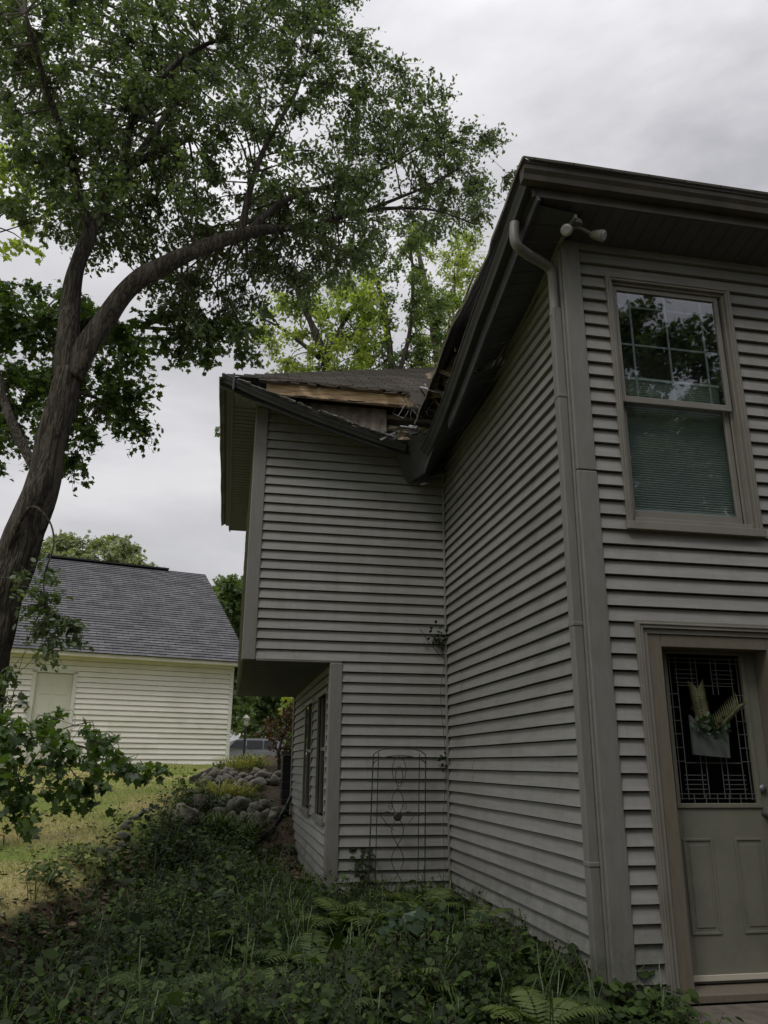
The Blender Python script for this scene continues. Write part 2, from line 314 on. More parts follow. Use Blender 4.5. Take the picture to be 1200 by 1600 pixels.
def leaves(name, c, d, nrm, size, shape, m, parent=None, width=1., v=None):
    sh = np.array(SH[shape]); k = len(sh); n = len(c)
    c = np.asarray(c, float); d = np.asarray(d, float); nrm = np.asarray(nrm, float)
    d /= np.linalg.norm(d, axis=1)[:, None]+1e-9
    s_ = np.cross(d, nrm); s_ /= np.linalg.norm(s_, axis=1)[:, None]+1e-9; nn = np.cross(s_, d)
    size = np.broadcast_to(size, (n,)); width = np.broadcast_to(width, (n,))
    P = c[:, None]+size[:, None, None]*(sh[None, :, 0, None]*width[:, None, None]*s_[:, None]+sh[None, :, 1, None]*d[:, None]+sh[None, :, 2, None]*nn[:, None])
    me = bpy.data.meshes.new(name); me.vertices.add(n*k); me.vertices.foreach_set('co', P.reshape(-1).astype(np.float32))
    me.loops.add(n*k); me.loops.foreach_set('vertex_index', np.arange(n*k, dtype=np.int32))
    me.polygons.add(n); me.polygons.foreach_set('loop_start', np.arange(0, n*k, k, dtype=np.int32)); me.polygons.foreach_set('loop_total', np.full(n, k, np.int32))
    me.update(calc_edges=True)
    a = me.attributes.new('v', 'FLOAT', 'FACE'); a.data.foreach_set('value', (rng.random(n) if v is None else np.asarray(v)).astype(np.float32))
    me.materials.append(m); o = bpy.data.objects.new(name, me); C.objects.link(o)
    if parent: o.parent = parent; o.matrix_parent_inverse = Matrix.Translation(-Vector(parent.location))
    return o

def spray_points(centres, radii, per, leafsize, droop=.35, anchors=None):
    """shoots radiating through each spray, leaves set alternately along them"""
    cs, ds, ns, tw = [], [], [], []
    for i, (c, r) in enumerate(zip(centres, radii)):
        c = np.array(c); ns_ = max(2 if per < 50 else 4, int(per*(r/.45)**2/9))
        base = c if anchors is None else c+(anchors[i]-c)*min(1, r*.8/(np.linalg.norm(anchors[i]-c)+1e-6))
        for _ in range(ns_):
            dv = rng.normal(size=3); dv /= np.linalg.norm(dv); dv[2] *= .75
            tip = c+dv*r*(.55+.5*rng.random()); tip[2] -= droop*r*.3
            mid = (base+tip)/2+rng.normal(size=3)*r*.12
            tw.append((base, mid, tip)); nl = 8+int(rng.integers(4))
            for k in range(nl):
                t = .25+.8*k/nl
                p = base*(1-t)**2+2*mid*t*(1-t)+tip*t*t if t < 1 else tip
                ax = tip-base; ax /= np.linalg.norm(ax)+1e-6
                q = rng.normal(size=3); d = ax*.5+q*.75; d[2] -= droop
                nm = rng.normal(size=3)*.55+np.array([0, 0, 1.])
                cs.append(p+rng.normal(size=3)*leafsize*.35); ds.append(d); ns.append(nm)
    return np.array(cs), np.array(ds), np.array(ns), tw

def poly_in(px, py, poly):
    ins = False; j = len(poly)-1
    for i in range(len(poly)):
        xi, yi = poly[i]; xj, yj = poly[j]
        if (yi > py) != (yj > py) and px < (xj-xi)*(py-yi)/(yj-yi)+xi: ins = not ins
        j = i
    return ins
def fill(poly, step, Yf, r_m, holes=(), keep=1.):
    """spray centres through a crown whose outline is known, spread through its own depth"""
    xs = [p[0] for p in poly]; ys = [p[1] for p in poly]; out = []; rr = []
    y = min(ys)
    while y < max(ys):
        x = min(xs)
        while x < max(xs):
            px = x+rng.uniform(-.5, .5)*step; py = y+rng.uniform(-.5, .5)*step
            if poly_in(px, py, poly) and rng.random() < keep and not any((px-h[0])**2+(py-h[1])**2 < h[2]**2 for h in holes):
                a, b = Yf(px, py); Y = rng.uniform(a, b); out.append(W(px, py, Y)); rr.append(r_m*(.75+.5*rng.random()))
            x += step
        y += step
    return out, rr

def make_tree(name, label, cat, base, limbs, cent, rad, per, leafsize, shape, m, group=None, droop=.35, twig_r=.006, sides=12, connect=True, bark=None, main=1):
    t = tag(empty(name, base), label, cat, group); bark = bark or M['bark']
    skel = []
    for i, (pts, rr) in enumerate(limbs):
        rr = [q*.88 for q in rr] if name == 'oak_tree' and i else rr
        P, Q = catmull(pts, rr, 6); skel += [(p, q) for p, q in zip(P, Q)]
        if i == 0: tr = MB(); tr.tube(P, Q, sides+6, rough=.35); tr.build('trunk', bark, t, smooth=True)
        else:
            k = MB(); k.tube(P, Q, sides if Q[0] > .05 else 6, rough=.3); k.build('limb', bark, t, smooth=True)
    sp = np.array([p for p, q in skel]); sr = np.array([q for p, q in skel])
    anchors = []; tw = MB()
    for c in cent:
        c = np.array(c); dist = np.linalg.norm(sp-c, axis=1)+np.where(sr > .2, 1.5, 0); j = int(dist.argmin()); a = sp[j]; anchors.append(a)
        if connect and np.linalg.norm(a-c) > .15:
            mid = (a+c)/2+rng.normal(size=3)*.08*np.linalg.norm(a-c)+np.array([0, 0, .06*np.linalg.norm(a-c)])
            r0 = min(.03, sr[j]*.6, .006+.009*np.linalg.norm(a-c)); P, Q = catmull([a, mid, c], [r0, r0*.65, twig_r], 3); tw.tube(P, Q, 5, cap=False)
    if not len(cent): return t
    cs, ds, ns, sh = spray_points(cent, rad, per, leafsize, droop, anchors)
    for b, mm, e in sh: tw.tube([b, mm, e], [twig_r, twig_r*.7, twig_r*.3], 3, cap=False)
    tw.build('twigs', M['twig'], t)
    leaves('crown', cs, ds, ns, leafsize*(.7+.6*rng.random(len(cs))), shape, m, t)
    return t
# ---------------------------------------------------------------- ground
def lerp_t(tb, x):
    return float(np.interp(x, [a for a, b in tb], [b for a, b in tb]))
XB = [(-20, -5), (0, -3.8), (5, -2.5), (6.5, -1.75), (7.2, -1.42), (8.1, -1.3), (10, -1.05), (11, -.93), (13, -.86), (16, -.6), (18.5, 0), (20, .9), (24, 3.2), (60, 14), (300, 80)]
BED = [(-20, -1.45), (0, -1.42), (5, -1.38), (9, -1.30), (11.2, -1.27), (12.1, -1.14), (12.8, -.80), (14.4, -.60), (15.3, -.32), (17, -.04), (19, .18), (22, .22), (30, -.1), (50, -.2), (300, -.2)]
LAWN = [(-20, -1.4), (0, -1.3), (21, -.045), (30, -.05), (50, -.2), (300, -.2)]
def bedmask(x, y):
    s = (x-lerp_t(XB, y))/.8; s = min(1, max(0, s)); return s*s*(3-2*s)
def G(x, y):
    s = bedmask(x, y); return lerp_t(LAWN, y)*(1-s)+lerp_t(BED, y)*s
def hit(px, py, dz=0.):
    d = W(px, py, 1.)
    Y = 3.
    while Y < 60:
        if d[2]*Y <= G(d[0]*Y, Y)+dz: break
        Y += .03
    return d*Y
def axis(parts):
    o = []
    for a, b, s in parts: o += list(np.arange(a, b, s))
    return o
xs = axis([(-400, -60, 40), (-60, -12, 4), (-12, -4, .5), (-4, 4, .12), (4, 12, .8), (12, 60, 6), (60, 401, 40)])
ys = axis([(-60, -6, 6), (-6, 3, .6), (3, 22, .14), (22, 60, 2), (60, 800, 60)])
g = MB(); bm_ = []
for y in ys:
    for x in xs:
        s = bedmask(x, y)
        z = G(x, y)+(.035*noise.noise(Vector((x*.9, y*.9, 0)))+.02*s*noise.noise(Vector((x*3.1, y*3.1, 3))) if y < 40 else 0)
        g.vert((x, y, z)); bm_.append(s)
nx = len(xs)
for j in range(len(ys)-1):
    for i in range(nx-1):
        g.f.append([j*nx+i, j*nx+i+1, (j+1)*nx+i+1, (j+1)*nx+i]); g.uv.append(None); g.mi.append(0)
gm = bpy.data.materials.new('ground_soil_and_lawn'); gm.use_nodes = True
t = gm.node_tree; n = t.nodes; l = t.links; p = n['Principled BSDF']; p.inputs['Roughness'].default_value = .95; p.inputs['Specular IOR Level'].default_value = .2
def nz(scale, det=6, rough=.6):
    q = n.new('ShaderNodeTexNoise'); q.inputs['Scale'].default_value = scale; q.inputs['Detail'].default_value = det; q.inputs['Roughness'].default_value = rough; l.new(tcg.outputs['Object'], q.inputs['Vector']); return q
def mixc(fac, a, b, f0=.4, f1=.6):
    q = n.new('ShaderNodeMix'); q.data_type = 'RGBA'; r_ = n.new('ShaderNodeMapRange'); r_.inputs['From Min'].default_value = f0; r_.inputs['From Max'].default_value = f1
    l.new(fac, r_.inputs[0]); l.new(r_.outputs[0], q.inputs[0])
    for s_, v_ in ((6, a), (7, b)):
        if isinstance(v_, tuple): q.inputs[s_].default_value = (*v_, 1)
        else: l.new(v_, q.inputs[s_])
    return q.outputs[2]
tcg = n.new('ShaderNodeTexCoord')
lawn = mixc(nz(.55).outputs[0], (.17, .25, .05), (.37, .31, .14), .40, .60)
lawn = mixc(nz(9, 8).outputs[0], lawn, (.29, .25, .10), .45, .75)
lawn = mixc(nz(60, 3).outputs[0], lawn, (.15, .16, .05), .55, .8)
soil = mixc(nz(14, 8).outputs[0], (.040, .029, .019), (.085, .060, .040), .4, .65)
soil = mixc(nz(55, 3).outputs[0], soil, (.14, .11, .075), .62, .72)
soil = mixc(nz(1.6, 6).outputs[0], soil, (.035, .05, .016), .5, .7)
at = n.new('ShaderNodeAttribute'); at.attribute_name = 'bed'
ma = n.new('ShaderNodeMath'); ma.operation = 'MULTIPLY_ADD'; ma.inputs[1].default_value = .5
l.new(nz(6, 5).outputs[0], ma.inputs[0]); l.new(at.outputs['Fac'], ma.inputs[2])
col = mixc(ma.outputs[0], lawn, soil, .48, .62); l.new(col, p.inputs['Base Color'])
bu = n.new('ShaderNodeBump'); bu.inputs['Strength'].default_value = .8; bu.inputs['Distance'].default_value = .05
l.new(nz(25, 8).outputs[0], bu.inputs['Height']); l.new(bu.outputs[0], p.inputs['Normal'])
go = g.build('ground', gm, smooth=True); go['kind'] = 'structure'
a = go.data.attributes.new('bed', 'FLOAT', 'POINT'); a.data.foreach_set('value', np.array(bm_, np.float32))

# ---------------------------------------------------------------- house
EX = .109
def siding(k, O, u, nrm, u0, u1, z0, z1, zref, holes=(), step=.16, seed=0):
    O = np.array(O, float); u = np.array(u, float); nrm = np.array(nrm, float)
    def wv(uu, c): return .0022*noise.noise(Vector((uu*1.3+seed, c*7.7, seed)))
    def pt(uu, z, o): q = O+u*uu+nrm*o; return (q[0], q[1], z)
    pr = np.random.default_rng(int(seed*77+5)); offs = pr.random(200)*3.66; tones = pr.integers(0, 3, (200, 8))
    k0 = math.floor((z0-zref)/EX+1e-6); k1 = math.ceil((z1-zref)/EX-1e-6)
    for c in range(k0, k1):
        zc = zref+c*EX; a = max(zc, z0); b = min(zc+EX, z1)
        cuts = sorted({a, b}|{z for h in holes for z in h[2:4] if a < z < b})
        for a_, b_ in zip(cuts[:-1], cuts[1:]):
            mid = (a_+b_)/2; iv = [(u0, u1)]
            for h in holes:
                if h[2] < mid < h[3]:
                    nv = []
                    for p_, q_ in iv:
                        if h[1] <= p_ or h[0] >= q_: nv.append((p_, q_)); continue
                        if h[0] > p_: nv.append((p_, h[0]))
                        if h[1] < q_: nv.append((h[1], q_))
                    iv = nv
            for p_, q_ in iv:
                cc_ = (c+100)//2; m_ = max(1, int((q_-p_)/step)); us = np.linspace(p_, q_, m_+1)
                sm = [kk*3.66-offs[cc_] for kk in range(0, 6) if p_+.1 < kk*3.66-offs[cc_] < q_-.1]
                us = np.array(sorted(list(us)+sm))
                for ua, ub in zip(us[:-1], us[1:]):
                    pi_ = int(((ua+ub)/2+offs[cc_])//3.66); ex_ = .0022*(pi_ % 2); mi_ = int(tones[cc_, pi_ % 8])
                    def o(z, uu): return ex_+.003+(.027+.003*noise.noise(Vector((uu*.8, c*3.3, 5+seed))))*(1-(z-zc)/EX)
                    wa0, wa1 = (wv(ua, c), wv(ub, c)) if a_ == zc else (0, 0)
                    wb0, wb1 = (wv(ua, c+1), wv(ub, c+1)) if abs(b_-zc-EX) < 1e-9 else (0, 0)
                    g_ = .009 if abs(b_-zc-EX) < 1e-9 and b_ < z1-.02 else 0; k.face([pt(ua, a_+wa0, o(a_, ua)), pt(ub, a_+wa1, o(a_, ub)), pt(ub, b_+wb1-g_, o(b_, ub)), pt(ua, b_+wb0-g_, o(b_, ua))], mi=mi_)  # gap below each lap mimics its shadow with a dark recess
                    if a_ == zc: k.face([pt(ua, a_+wa0, -.015), pt(ub, a_+wa1, -.015), pt(ub, a_+wa1, o(a_, ub)), pt(ua, a_+wa0, o(a_, ua))])
house = tag(empty('house', (2.36, 5, -1.4)), 'taupe vinyl-sided two-storey house with its torn, sagging eave', 'house')
XC, YW, XL, XR2, ZU, ZT = 2.36, 8.6, .14, 1.08, 1.035, 3.95
WIN = (2.69, 3.76, 1.59, 3.68); DOOR = (2.68, 3.86, -1.34, .95)
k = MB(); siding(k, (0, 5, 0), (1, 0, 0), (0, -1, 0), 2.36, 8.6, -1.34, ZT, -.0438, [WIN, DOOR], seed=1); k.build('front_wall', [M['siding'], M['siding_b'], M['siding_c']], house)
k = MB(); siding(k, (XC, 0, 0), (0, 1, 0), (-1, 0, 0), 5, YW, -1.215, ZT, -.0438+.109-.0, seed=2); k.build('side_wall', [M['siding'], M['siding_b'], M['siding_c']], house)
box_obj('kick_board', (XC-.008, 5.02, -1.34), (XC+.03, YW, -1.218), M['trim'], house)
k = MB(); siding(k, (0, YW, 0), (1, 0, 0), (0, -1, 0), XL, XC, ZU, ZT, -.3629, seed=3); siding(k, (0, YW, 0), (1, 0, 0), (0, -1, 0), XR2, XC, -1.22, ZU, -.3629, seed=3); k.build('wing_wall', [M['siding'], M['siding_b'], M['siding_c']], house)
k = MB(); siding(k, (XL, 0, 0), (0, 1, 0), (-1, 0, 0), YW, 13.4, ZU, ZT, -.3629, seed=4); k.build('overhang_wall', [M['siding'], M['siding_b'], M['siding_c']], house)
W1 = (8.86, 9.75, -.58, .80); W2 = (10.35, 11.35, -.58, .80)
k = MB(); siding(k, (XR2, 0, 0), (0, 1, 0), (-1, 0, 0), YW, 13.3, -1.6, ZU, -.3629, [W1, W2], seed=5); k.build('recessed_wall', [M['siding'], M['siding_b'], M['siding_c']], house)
# masses behind the siding sheets (foundation, back and far walls) so the building is solid from any side
k = MB(); k.box((XC+.02, 5.4, -1.6), (8.6, 13.3, ZT-.02)); k.box((XR2+.2, YW+.12, -1.6), (XC+.02, 13.28, ZT-.02)); k.box((XL+.02, YW+.02, ZU+.02), (XR2+.2, 13.38, ZT-.02))
k.build('wall_core', M['dark'], house)
box_obj('foundation', (XC+.03, 5.02, -1.7), (2.76, 5.3, -1.345), M['concrete'], house); box_obj('foundation', (XR2+.05, YW+.03, -1.7), (XC, YW+.1, -1.23), M['concrete'], house)
# corner boards
def post(name, x0, x1, y0, y1, z0, z1): return box_obj(name, (x0, y0, z0), (x1, y1, z1), M['trim'], house, .008)
post('corner_post', XC-.022, 2.49, 4.962, 4.998, -1.42, 2.012); post('corner_post', XC-.020, 2.488, 4.964, 4.998, 2.018, ZT-.003)
post('corner_post', XC-.034, XC-.001, 4.999, 5.11, -1.32, ZT-.003)
post('corner_post', XL-.034, .25, YW-.036, YW-.001, ZU+.005, ZT-.01); post('corner_post', XL-.034, XL-.001, YW, YW+.10, ZU+.005, ZT-.01)
post('corner_post', XR2-.034, 1.18, YW-.036, YW-.001, -1.4, ZU-.004); post('corner_post', XR2-.034, XR2-.001, YW, YW+.09, -1.4, ZU-.004)
post('corner_post', XR2-.04, XR2-.001, 13.22, 13.32, -1.4, ZU-.004)
post('corner_post', XC-.045, XC-.018, YW-.045, YW-.018, -1.22, ZT-.2)
box_obj('starter_strip', (XL+.12, YW-.028, ZU-.002), (1.17, YW-.004, ZU+.022), M['trim'], house)
box_obj('ledge', (1.95, YW-.09, -1.245), (XC-.03, YW-.02, -1.222), M['splinter'], house)
# underside of the overhang
def ribbed(k, P00, P10, P11, P01, nrib, depth=.005):
    """strip of soffit panels: P00-P10 outer edge, P01-P11 inner edge, ribs run across"""
    P00, P10, P11, P01 = [np.array(q, float) for q in (P00, P10, P11, P01)]
    up = np.array([0, 0, depth]); prev = None
    for i in range(nrib):
        for t0, t1, o in ((i/nrib, (i+.86)/nrib, 0), ((i+.86)/nrib, (i+1)/nrib, 1)):
            a, b = P00+(P10-P00)*t0+up*o, P00+(P10-P00)*t1+up*o; c, d = P01+(P11-P01)*t1+up*o, P01+(P11-P01)*t0+up*o
            k.face([a, b, c, d])
            if prev is not None: k.face([prev[0], a, d, prev[1]])
            prev = (b, c)
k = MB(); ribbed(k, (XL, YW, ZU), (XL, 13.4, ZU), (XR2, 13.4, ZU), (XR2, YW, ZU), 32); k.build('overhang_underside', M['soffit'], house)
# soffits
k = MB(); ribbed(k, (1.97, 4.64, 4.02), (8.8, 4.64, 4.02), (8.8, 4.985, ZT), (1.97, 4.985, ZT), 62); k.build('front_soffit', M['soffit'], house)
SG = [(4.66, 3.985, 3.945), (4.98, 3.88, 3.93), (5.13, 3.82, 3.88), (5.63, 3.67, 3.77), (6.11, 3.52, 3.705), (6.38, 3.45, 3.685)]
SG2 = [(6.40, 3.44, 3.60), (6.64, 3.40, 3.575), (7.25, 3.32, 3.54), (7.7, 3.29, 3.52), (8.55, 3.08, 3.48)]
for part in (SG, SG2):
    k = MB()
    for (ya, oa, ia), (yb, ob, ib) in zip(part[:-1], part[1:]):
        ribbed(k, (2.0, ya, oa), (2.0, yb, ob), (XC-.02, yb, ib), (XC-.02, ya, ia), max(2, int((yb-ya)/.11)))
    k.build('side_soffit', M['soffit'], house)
def strip(name, pts, wd, ht, m, up=(0, 0, 1)):
    k = MB()
    for a, b in zip(pts[:-1], pts[1:]): k.beam(a, b, wd, ht, up)
    return k.build(name, m, house, bevel=.002)
strip('soffit_trim', [(XC-.03, y, i-.018) for y, o, i in SG], .02, .035, M['trim'])
strip('soffit_trim', [(XC-.03, y, i-.022) for y, o, i in SG2], .022, .04, M['trim'])
strip('soffit_trim', [(XC-.05, 5.95, 3.76), (XC-.09, 6.45, 3.60)], .03, .03, M['trim'])
strip('hanging_trim', [(2.0, 7.3, 3.42), (2.005, 7.8, 3.27), (2.0, 8.19, 3.13)], .016, .03, M['trim'])
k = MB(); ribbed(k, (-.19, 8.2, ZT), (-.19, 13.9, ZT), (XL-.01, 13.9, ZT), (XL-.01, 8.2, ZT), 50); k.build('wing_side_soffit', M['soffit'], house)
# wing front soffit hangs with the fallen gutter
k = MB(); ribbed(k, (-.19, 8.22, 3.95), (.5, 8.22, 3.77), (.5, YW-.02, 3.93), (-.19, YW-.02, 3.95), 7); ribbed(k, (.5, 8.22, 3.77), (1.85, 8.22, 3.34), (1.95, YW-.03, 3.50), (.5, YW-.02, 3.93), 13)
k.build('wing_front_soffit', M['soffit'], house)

# gutters (K profile swept along a line)
GP = [(.0, .0), (.0, -.115), (.075, -.115), (.085, -.075), (.105, -.045), (.11, -.012), (.122, -.008), (.122, .004), (.108, .004)]
def gutter(name, pts, outw, m=M['gutter'], parent=None, twist=None, sc=1.):
    k = MB(); prof = []
    for i, p_ in enumerate(pts):
        o_ = np.array(outw[i] if isinstance(outw, list) else outw, float); a_ = 0 if twist is None else twist[i]
        prof.append([np.array(p_, float)+o_*(q*math.cos(a_)-z*math.sin(a_))+np.array([0, 0, 1.])*(q*math.sin(a_)+z*math.cos(a_)) for q, z in [(q_*sc, z_*sc) for q_, z_ in GP]])
    for A, B in zip(prof[:-1], prof[1:]):
        for j in range(len(GP)-1): k.face([A[j], B[j], B[j+1], A[j+1]])
    for E_ in (prof[0], prof[-1]): k.face(E_[:7])
    o = k.build(name, m, parent or house); s_ = o.modifiers.new('thickness', 'SOLIDIFY'); s_.thickness = .002; return o
gutter('front_gutter', [(1.882, 4.62, 4.215), (3.5, 4.62, 4.215), (5.5, 4.62, 4.21), (8.8, 4.62, 4.21)], (0, -1, 0))
gpts = [(4.622, 4.195), (4.9, 4.11), (5.15, 4.02), (5.5, 3.915), (5.9, 3.81), (6.3, 3.68), (6.6, 3.59), (6.92, 3.50), (7.15, 3.46), (7.5, 3.40), (7.95, 3.36)]
gutter('side_gutter', [(2.0, y, z) for y, z in gpts], (-1, 0, 0), m=M['shadegutter'], sc=.88, twist=[0, -.01, -.02, -.04, -.06, -.1, -.14, -.2, -.28, -.35, -.45])
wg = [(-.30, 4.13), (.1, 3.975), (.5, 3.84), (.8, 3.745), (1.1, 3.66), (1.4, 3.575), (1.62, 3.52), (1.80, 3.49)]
gutter('fallen_gutter', [(x, 8.245, z) for x, z in wg], (0, -1, 0), twist=[0, -.05, -.1, -.12, -.16, -.2, -.3, -.4], m=M['shadegutter'], sc=.72)
gutter('wing_side_gutter', [(-.18, y, 4.15) for y in (8.20, 10, 12, 13.95)], (-1, 0, 0), m=M['shadegutter'], sc=.85)
strip('front_fascia', [(1.98, 4.632, 4.11), (8.8, 4.632, 4.11)], .022, .18, M['gutter'])
strip('side_fascia', [(2.012, y, z-.12) for y, z in gpts[:-2]], .022, .24, M['shadegutter'])
strip('wing_side_fascia', [(-.167, 8.15, 4.04), (-.167, 13.95, 4.04)], .022, .2, M['shadegutter'])
strip('fallen_fascia', [(x, 8.26, z-.07) for x, z in wg], .022, .11, M['shadegutter'])
# shingle scraps and granules on the fallen gutter
k = MB()
for i in range(60):
    t_ = rng.random(); x = -.1+1.85*t_; z = float(np.interp(x, [a for a, b in wg], [b for a, b in wg]))+.012
    k.obox((x, 8.17+rng.normal()*.012, z+rng.random()*.008), (1, rng.normal()*.2, -.38), (0, 1, 0), (.3, 0, 1), .06+.09*rng.random(), .06, .006)
k.build('gutter_debris', M['felt'], house)
# exposed framing
strip('subfascia_board', [(.20, 8.33, 4.075), (2.2, 8.33, 4.05)], .038, .14, M['wood'])
strip('top_plate', [(.4, 8.50, 3.965), (2.2, 8.52, 3.90)], .09, .05, M['oldwood'])
k = MB(); 
for i in range(16):
    x0 = .66+i*.06; k.face([(x0, 8.45+.008*(i % 2), 4.0), (x0+.06, 8.45+.008*((i+1) % 2), 4.0), (x0+.06-.01, 8.40+.01*((i+1) % 2), 3.78-.012*i*.5), (x0-.01, 8.40+.01*(i % 2), 3.78-.012*i*.5)])
k.build('torn_soffit_panel', M['oldwood'], house)
k = MB()
for i in range(4): k.beam((.55+.42*i, 8.36, 4.05), (.55+.42*i, 9.4, 4.62), .04, .09)
k.build('rafter_tails', M['oldwood'], house)
k = MB()
for i in range(46):
    c_ = np.array([2.07+rng.normal()*.08, 7.45+rng.normal()*.25, 3.90+rng.normal()*.10]); d_ = rng.normal(size=3); d_ /= np.linalg.norm(d_); s_ = np.cross(d_, rng.normal(size=3)); s_ /= np.linalg.norm(s_)
    k.obox(c_, d_, s_, np.cross(d_, s_), .10+.22*rng.random(), .02+.06*rng.random(), .006+.01*rng.random(), int(rng.integers(3)))
k.build('broken_decking', [M['splinter'], M['oldwood'], M['felt']], house)
k = MB()
for i in range(30):
    c_ = np.array([1.85+rng.normal()*.12, 8.12+rng.normal()*.06, 3.56+rng.normal()*.035]); d_ = np.array([1, rng.normal()*.3, rng.normal()*.35-.0]); d_ /= np.linalg.norm(d_); s_ = np.cross(d_, rng.normal(size=3)); s_ /= np.linalg.norm(s_)
    k.obox(c_, d_, s_, np.cross(d_, s_), .06+.16*rng.random(), .015+.03*rng.random(), .004+.006*rng.random(), int(rng.integers(3)))
for i in range(46):
    x_ = .35+1.8*rng.random(); dn = rng.random() < .6; z_ = 4.005 if dn else 4.13
    k.obox((x_, 8.305, z_+(-1 if dn else 1)*.008), (1, 0, rng.normal()*.10), (0, 1, 0), (0, 0, 1), .06+.16*rng.random(), .012, .006+.012*rng.random(), 1 if rng.random() < .6 else 2)
k.build('splintered_eave', [M['felt'], M['splinter'], M['oldwood']], house)
k = MB(); k.face([(.3, 8.63, 3.85), (2.9, 8.63, 3.4), (2.9, 8.63, 4.45), (.3, 8.63, 4.15)]); k.face([(2.32, 6.6, 3.5), (2.32, 8.63, 3.4), (2.32, 8.63, 4.45), (2.32, 6.6, 4.30)])  # dark sheets stand in for the attic's shade behind the torn eave
k.build('attic_shade_sheet', M['dark'], house)
k = MB()
for i in range(34):
    p0 = np.array([1.72+rng.random()*.42, 8.0+rng.random()*.4, 3.98+rng.random()*.12]); ln_ = .05+.16*rng.random()
    q1 = p0+(rng.normal()*.03, rng.normal()*.03, -ln_*.6); k.tube([p0, q1, q1+(rng.normal()*.04, rng.normal()*.03, -ln_*.5)], .0035, 3, cap=False)
k.build('hanging_fibres', M['felt'], house)
k = MB()
for i in range(14):
    c_ = np.array([1.98+rng.normal()*.07, 7.95+rng.normal()*.2, 4.02+rng.normal()*.05]); w_ = .05+.07*rng.random(); a_ = rng.random()*3; pp = []
    for j in range(5): pp.append(c_+np.array([math.cos(a_), math.sin(a_), 0])*w_*(j-2)*.6+np.array([0, 0, .03*math.sin(j*1.7+i)]))
    for j in range(4): k.face([pp[j], pp[j+1], pp[j+1]+np.array([.02, -.02, -w_*1.2]), pp[j]+np.array([.02*rng.random(), -.02, -w_*(.8+.6*rng.random())])])
k.build('torn_shingles', M['shingle'], house)
k = MB(); k.face([(1.72, 8.2, 3.56), (2.02, 7.7, 3.40), (2.0, 8.1, 3.12), (1.9, 8.55, 3.12), (1.72, 8.5, 3.45)]); k.face([(1.72, 8.5, 3.45), (1.9, 8.55, 3.12), (2.33, 8.56, 3.30), (2.33, 8.5, 3.6)])
k.build('crumpled_soffit', M['shadegutter'], house)

# roofs in overlapping shingle courses
def roof(k, O, u, s, T, ua, ub, row=.14, step=.5, sag=None, thick=.012, jit=.004, lip=.05):
    O = np.array(O, float); u = np.array(u, float); s = np.array(s, float); s /= np.linalg.norm(s); nr = np.cross(u, s); nr = nr if nr[2] > 0 else -nr
    t_ = 0
    while t_ < T-1e-6:
        t2 = min(t_+row, T); a0, b0, a1, b1 = ua(t_), ub(t_), ua(t2), ub(t2); m_ = max(1, int((b0-a0)/step))
        jj = rng.normal(size=m_+1)*jit
        for i in range(m_):
            f0, f1 = i/m_, (i+1)/m_
            us = [a0+(b0-a0)*f0, a0+(b0-a0)*f1, a1+(b1-a1)*f1, a1+(b1-a1)*f0]; ts = [t_-jj[i], t_-jj[i+1], t2+.01, t2+.01]; hs = [thick, thick, 0, 0]
            P = [O+u*uu+s*tt+nr*(hh+.002) for uu, tt, hh in zip(us, ts, hs)]
            if sag: P = [q+np.array([0, 0, sag(q)]) for q in P]
            k.face(P, uv=[(uu, tt+.07) for uu, tt in zip(us, ts)])
            Q = [P[0], P[1], P[1]-nr*(thick+.004), P[0]-nr*(thick+.004)]; k.face(Q, uv=[(us[0], t_+lip), (us[1], t_+lip), (us[1], t_+lip), (us[0], t_+lip)])
        t_ = t2
ed = [(4.4, 0.), (4.62, -.01), (5.15, -.18), (5.5, -.26), (6.0, -.27), (6.5, -.26), (7.0, -.38), (7.5, -.50), (8.4, -.62)]
def sag(q): return lerp_t(ed, q[1])*math.exp(-max(0, q[0]-1.88)/.45)*(1 if q[1] < 8.6 else 0)
c62 = math.hypot(1, .62); c64 = math.hypot(1, .64)
k = MB(); roof(k, (1.86, 0, 4.225), (0, 1, 0), (1, 0, .62), 4*c62, lambda t: 4.48+t/c62, lambda t: 8.05+t/c62, step=.14, sag=sag, jit=.008); k.build('side_roof', M['shingle'], house)
k = MB(); roof(k, (0, 4.48, 4.225), (1, 0, 0), (0, 1, .62), 4*c62, lambda t: 1.86+t/c62, lambda t: 9-t/c62*.2, step=.4); k.build('front_roof', M['shingle'], house)
k = MB(); roof(k, (0, 8.27, 4.165), (1, 0, 0), (0, 1, .655), 4.1*c64, lambda t: -.18+t/c64, lambda t: 2.02+t/c64, step=.12, jit=.006, thick=.016); k.build('wing_roof', M['shingle'], house)
k = MB(); roof(k, (-.32, 0, 4.04), (0, 1, 0), (1, 0, .64), 4.2*c64, lambda t: 8.10+t/c64, lambda t: 14-t/c64*.2, step=.5); k.build('wing_side_roof', M['shingle'], house)
# roof edge rags over the exposed board
k = MB()
for i in range(26):
    x = .2+1.85*rng.random(); k.obox((x, 8.27, 4.13+rng.random()*.02), (1, rng.normal()*.1, rng.normal()*.06), (0, 1, rng.normal()*.3), (0, rng.normal()*.2, 1), .08+.12*rng.random(), .05, .008)
k.build('shingle_edge', M['oldwood'], house)
k = MB(); k.face([(.2, 8.36, 4.10), (2.1, 8.36, 4.10), (4.5, 11.5, 6.0), (2.9, 11.5, 6.0)]); k.build('roof_deck', M['oldwood'], house)

